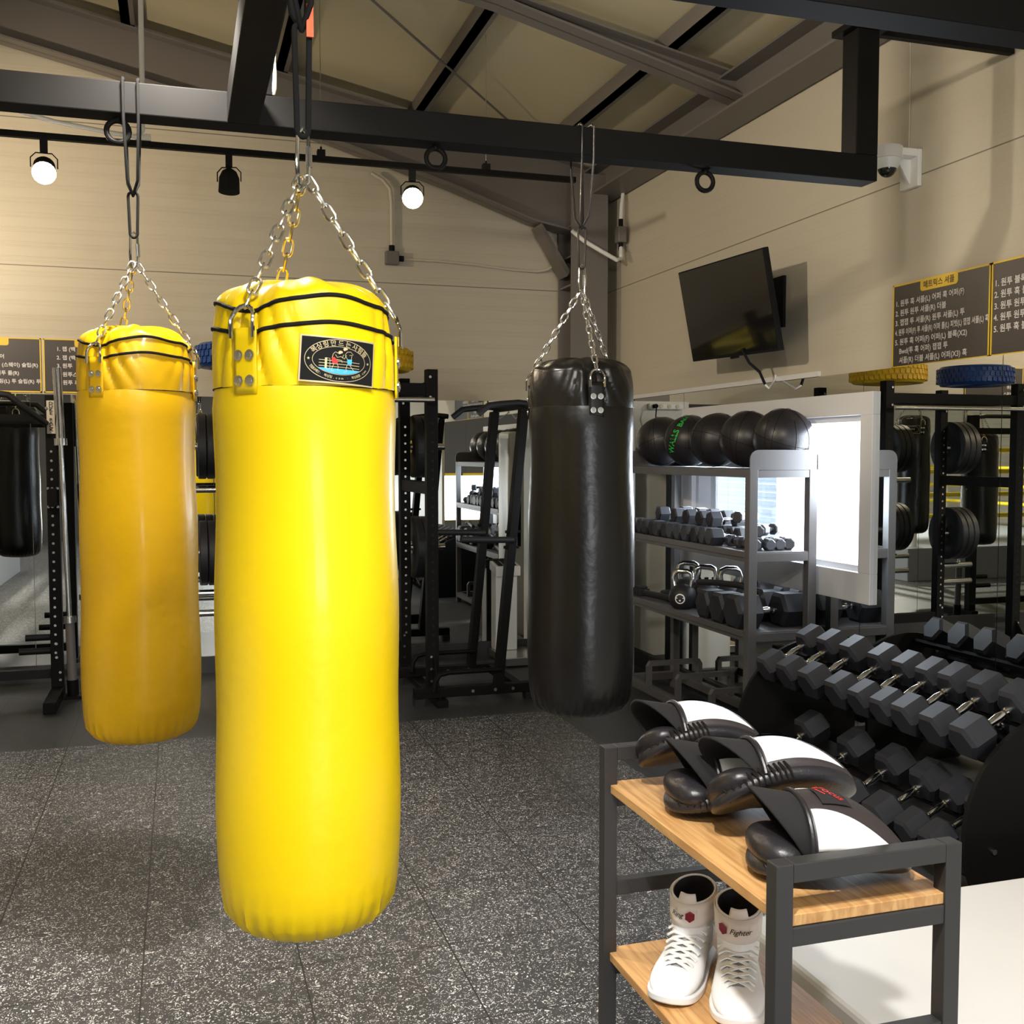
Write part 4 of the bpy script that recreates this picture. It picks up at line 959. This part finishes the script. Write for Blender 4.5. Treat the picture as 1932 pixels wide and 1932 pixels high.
# ------------------------------------------------------------------ shoe table with mitts and shoes
TX0, TX1, TY0, TY1, TH = .931, 1.302, 1.508, 2.285, .92
st = thing('display_table', 'small two-tier table of charcoal steel frame and oak boards in the foreground', 'table', ((TX0+TX1)/2, (TY0+TY1)/2, 0))
s_ = .033
for y in (TY0, TY1-s_):
    for x in (TX0, TX1-s_): MB().box(x, x+s_, y, y+s_, 0, TH).build('leg', m_rackd, st, smooth=0, bevel=.002)
    MB().box(TX0+s_, TX1-s_, y, y+s_, TH-s_, TH).build('top_rail', m_rackd, st, smooth=0, bevel=.002)
    MB().box(TX0+s_, TX1-s_, y+.002, y+s_-.002, .777, .810).build('cross_rail', m_rackd, st, smooth=0, bevel=.002)
    MB().box(TX0+s_, TX1-s_, y+.002, y+s_-.002, .565, .600).build('cross_rail', m_rackd, st, smooth=0, bevel=.002)
    MB().box(TX0+s_, TX1-s_, y+.002, y+s_-.002, .375, .410).build('cross_rail', m_rackd, st, smooth=0, bevel=.002)
MB().box(TX0+.016, TX1-.016, TY0+.006, TY1-.006, .811, .831).build('upper_board', m_wood, st, smooth=0, bevel=.0015)
MB().box(TX0+.016, TX1-.016, TY0+.006, TY1-.006, .411, .431).build('lower_board', m_wood, st, smooth=0, bevel=.0015)

def mitt(label, loc, rot_):
    t = thing('focus_mitt', label, 'focus mitt', loc, 0, 'focus mitts on the display table'); t.rotation_euler = rot_
    L, Wd = .30, .105
    def hw(x):      # half width along the length, 0..L
        q = (x-.5*L)/(.5*L); return Wd*(1-abs(q)**2.6)**(1/2.2)*(1 - .10*(q < 0)*abs(q))
    def arch(x): return .030*(1-((x-.5*L)/(.5*L))**2)
    # padded base: closed ring sections along x
    b = MB(); rows = []
    N = 26
    for i in range(N+1):
        x = L*(.5-.5*cos(pi*i/N)); w = max(hw(x), .0005) if 0 < i < N else .0005
        th = .026*(1-abs((x-.5*L)/(.5*L))**4)**.5 + .001
        row = []
        for k in range(20):
            a = 2*pi*k/20; cx, sx = cos(a), sin(a)
            row.append(b.bm.verts.new((x, w*math.copysign(abs(cx)**.8, cx), .028 + arch(x) + th*math.copysign(abs(sx)**.75, sx))))
        rows.append(row)
    b._rows(rows, 20, 0); b._face(rows[0][::-1]); b._face(rows[-1]); b.build('base_pad', m_leather, t, world=False, smooth=60)
    # hand cover: a vaulted shell over the pad, open towards the wrist
    def hgt(x): q = (x-.09)/(L-.10); q = max(0, min(1, q)); return .082*(1-q**2.2)**.8 + .012
    def cov(u, v, off=0, x0=.088, x1=L-.012):
        x = x0 + (x1-x0)*u; a = pi*v; w = hw(x)*.97 + off; hh = hgt(x) + off
        return V((x, -w*math.copysign(abs(cos(a))**.85, cos(a)), .034 + arch(x) + hh*abs(sin(a))**.9))
    MB().grid(lambda u, v: cov(u, v), 24, 24).build('hand_cover', m_leatherb, t, world=False, smooth=60, solid=.006)
    for sgn in (0, 1):
        def pan(u, v):
            top = .335 - .265*u**1.7; vv = .06 + (top-.06)*v
            if sgn: vv = 1-vv
            return cov(.04 + .80*u, vv, .0016)
        MB().grid(pan, 18, 10).build('white_panel', m_wpan, t, world=False, smooth=60, fix=False, solid=.001)
    MB().tube([cov(.0, k/24, .003) for k in range(25)], .005, 8).build('opening_trim', m_leather, t, world=False)
    # wrist cuff: fabric hood leaning out of the opening
    def cuff(u, v):
        a = pi*v; x = .100 - u*(.02 + .075*abs(sin(a))); p = cov(0, v); q = p.z
        return V((x, p.y*(.93-.10*u), .034 + arch(.09) + (q - .034 - arch(.09))*(.97 + .20*u)))
    MB().grid(cuff, 8, 20).build('wrist_cuff', m_fab, t, world=False, smooth=60, solid=.005)
    MB().ell((.052, .0, .062), (.050, .082, .032), 24, 14, e=.9).build('heel_cushion', m_leather, t, world=False)
    # laces along the wrist end of the pad edge
    b = MB(); 
    for k in range(12):
        x = .012 + k*.0105
        for sg in (-1,):
            y = -hw(x)*1.0-.002
            b.tube([(x, y+.006, .050+arch(x)), (x+.005, y-.002, .036+arch(x)), (x+.011, y+.004, .018+arch(x))], .0028, 6)
    b.build('lacing', m_blkv, t, world=False)
    # cloth label with red lettering on the ridge
    def lab(u, v): return cov(.16 + .27*u, .365 + .185*v, .0035)
    lb = MB().grid(lab, 8, 8).build('cloth_label', m_fab, t, world=False, fix=False)
    b = MB(); g = lambda u, v: cov(.215 + u*1.9 + v*2.6, .535 - u*1.9 + v*1.6, .0048)
    add_text(b, 'Focus', .030, lambda u, v: g(u, v), shear=.3); add_stroke(b, [(.002, -.010), (.03, -.012)], .004, g); add_stroke(b, [(.0, .012), (-.004, -.012)], .004, g)
    b.build('lettering', m_red, lb, world=False, fix=False, smooth=0)
    return t
ZB = .8315
mitt('front focus mitt with white side panel, nearest the table end', (.980, 1.685, ZB-.006), (0, 0, R(-12)))
mitt('focus mitt leaning on the front one, with big white panel', (1.0, 1.845, ZB+.045), (R(-33), R(-2), R(-7)))
mitt('third focus mitt from the front, with red lettering on its back', (.980, 2.03, ZB-.006), (0, 0, R(-8)))
mitt('farthest focus mitt, leaning at the far end of the table', (.995, 2.185, ZB+.045), (R(-33), 0, R(-6)))

def shoe(label, loc, rz, side, word):
    t = thing('boxing_shoe', label, 'shoe', loc, rz, 'pair of white high-top shoes')
    L = .300                                           # toe at x=0 pointing along -x, heel at x=L
    def hw(s): return (.056*(1-(abs(1-s/.34))**2.5)**.5 if s < .34 else .056 - .014*min(1, (s-.34)/.35) if s < .86 else .042*max(0, 1-((s-.86)/.14)**2)**.5)
    def top(s): return (.026 + .030*(s/.30)**.7 if s < .30 else .056 + .060*((s-.30)/.40)**1.15 if s < .70 else .116 + .0*s)
    def low(s): return .010 + (.012*(1-s/.2)**2 if s < .2 else 0)
    b = MB(); rows = []; N = 28
    for i in range(N+1):
        s = (.5-.5*cos(pi*i/N)); w = max(hw(s), .002); h0, h1 = low(s), top(s)
        if i == 0: h1 = h0+.012
        row = []
        for k in range(24):
            a = 2*pi*k/24; cx, sx = cos(a), sin(a); f = 1.0 if sx < 0 else 1-.30*max(0, sx)*(min(1, s/.5))
            row.append(b.bm.verts.new((s*L, w*math.copysign(abs(cx)**.8, cx)*f, (h0+h1)/2 + (h1-h0)/2*math.copysign(abs(sx)**.8, sx))))
        rows.append(row)
    b._rows(rows, 24, 0); b._face(rows[0][::-1]); b._face(rows[-1]); b.build('upper', m_shoe, t, world=False, smooth=60)
    # shaft, slightly leaning back, open with a dark lining
    def shaft(z, a, off=0):
        q = (z-.06)/.13; cx = .215 + .010*q; rx = .066 - .006*q + off; ry = .045 + .006*q + off
        return V((cx - rx*cos(a), ry*sin(a), z + .012*cos(a)*-q))
    MB().grid(lambda u, v: shaft(.06 + .115*v, 2*pi*u), 32, 10, True).build('shaft', m_shoe, t, world=False, smooth=60, solid=.004)
    b = MB(); b.grid(lambda u, v: shaft(.09 + .083*v, 2*pi*u, -.006), 32, 6, True); b._face([v for v in b.bm.verts if False] or [b.bm.verts.new(shaft(.10, 2*pi*k/32, -.006)) for k in range(32)]); b.build('lining', m_fab, t, world=False, smooth=60)
    MB().grid(lambda u, v: V((.164 + .016*v - .006*sin(pi*u), (u-.5)*.046*(1-.4*v*v), .13 + .050*v)), 8, 10).build('tongue', m_strap, t, world=False, smooth=60, solid=.006)
    MB().grid(lambda u, v: V(((.27 + .38*v)*L, (u-.5)*.046*(.8+.3*v), top(.27 + .38*v) - .0035*abs(2*u-1)**2 + .0012)), 6, 14).build('tongue_gap', mat('grey_tongue_mesh', (.38, .38, .37), .8), t, world=False, smooth=60)
    # sole
    b = MB(); o = []
    for k in range(25): s = k/24; o.append((s*L*1.02-.004, hw(max(.004, min(s, .995)))+.004))
    out = o + [(x, -y) for x, y in o[::-1]]
    b.poly([(x, y, 0.0 + (.010*(1-x/.06)**2 if x < .06 else 0)) for x, y in out], (0,0,.017)); b.build('sole', m_white, t, world=False, smooth=50, bevel=.003)
    # laces
    b = MB()
    for k in range(7):
        s = .27 + k*.055; z = top(s); w = .033 + .002*k; x = s*L; dz = (top(s+.05)-z)
        for sg in (-1, 1):
            b.tube([(x-.002, -w*sg, z-.007), (x+.002, -w*.6*sg, z+.003+dz*.2), (x+.007, 0, z+.007+dz*.5), (x+.013, w*.6*sg, z+.006+dz*.9), (x+.016, w*sg, z-.004+dz)], .0042, 6, flat=(.5, 1.5))
    b.build('laces', m_lace, t, world=False)
    # ankle strap with badge and script
    stp = MB().grid(lambda u, v: shaft(.116 + .056*v, 2*pi*u, .0035), 40, 3, True).build('strap', m_strap, t, world=False, smooth=60, solid=.002)
    g = lambda u, v: shaft(.144 + v, u/.055, .0075)
    b = MB(); c0 = .036 if side > 0 else -.010; add_shape(b, [(c0 + .0115*cos(pi/6+pi/3*k), .0135*sin(pi/6+pi/3*k)) for k in range(6)], g); b.build('badge', m_ruby, stp, world=False, fix=False, smooth=0)
    b = MB(); add_text(b, word, .017, lambda u, v: g(-u + (.020 if side > 0 else .036), v-.005), shear=.35); b.build('lettering', m_blkm, stp, world=False, fix=False, smooth=0)
    b = MB(); add_text(b, 'Ring Fighter', .008, lambda u, v: V((.085 - u*.9 + .03, -(hw(.28)+.0015) if side > 0 else hw(.28)+.0015, .030+v)), shear=.35)
    b.build('side_lettering', m_blkm, t, world=False, fix=False, smooth=0)
    return t
shoe('left white high-top shoe of the pair, strap with small script', (.962, 1.985, .431), R(48), -1, 'Ring')
shoe('right white high-top shoe of the pair, strap reading Fighter', (1.062, 1.855, .431), R(61), 1, 'Fighter')

# bench
bn = thing('padded_bench', 'white padded box bench at lower right beside the display table', 'bench', (2.2, 1.7, 0))
MB().box(1.50, 3.28, -.4, 2.63, .0, .205).build('base', m_bench, bn, smooth=0, bevel=.01)
MB().box(1.50, 3.28, -.4, 2.63, .212, .28).build('top_pad', m_bench, bn, smooth=0, bevel=.014)

# ------------------------------------------------------------------ boxing ring at the left of the room (seen in the mirrors)
rg = thing('boxing_ring', 'boxing ring with yellow ropes, seen reflected in the right mirror', 'boxing ring', (-4.2, 2.5, 0))
gx0, gx1, gy0, gy1 = -6.2, -2.4, .6, 4.6
MB().box(gx0-.3, gx1+.3, gy0-.3, gy1+.3, 0, .42).build('platform', m_canvas, rg, smooth=0, bevel=.01)
for x in (gx0, gx1):
    for y in (gy0, gy1):
        MB().cyl((x, y, .42), (x, y, 1.85), .05, 16).build('corner_post', m_white, rg)
for z in (.80, 1.08, 1.38, 1.66):
    for p, q in (((gx0, gy0), (gx1, gy0)), ((gx1, gy0), (gx1, gy1)), ((gx1, gy1), (gx0, gy1)), ((gx0, gy1), (gx0, gy0))):
        MB().cyl((*p, z), (*q, z), .03, 12).build('rope', m_rope, rg)
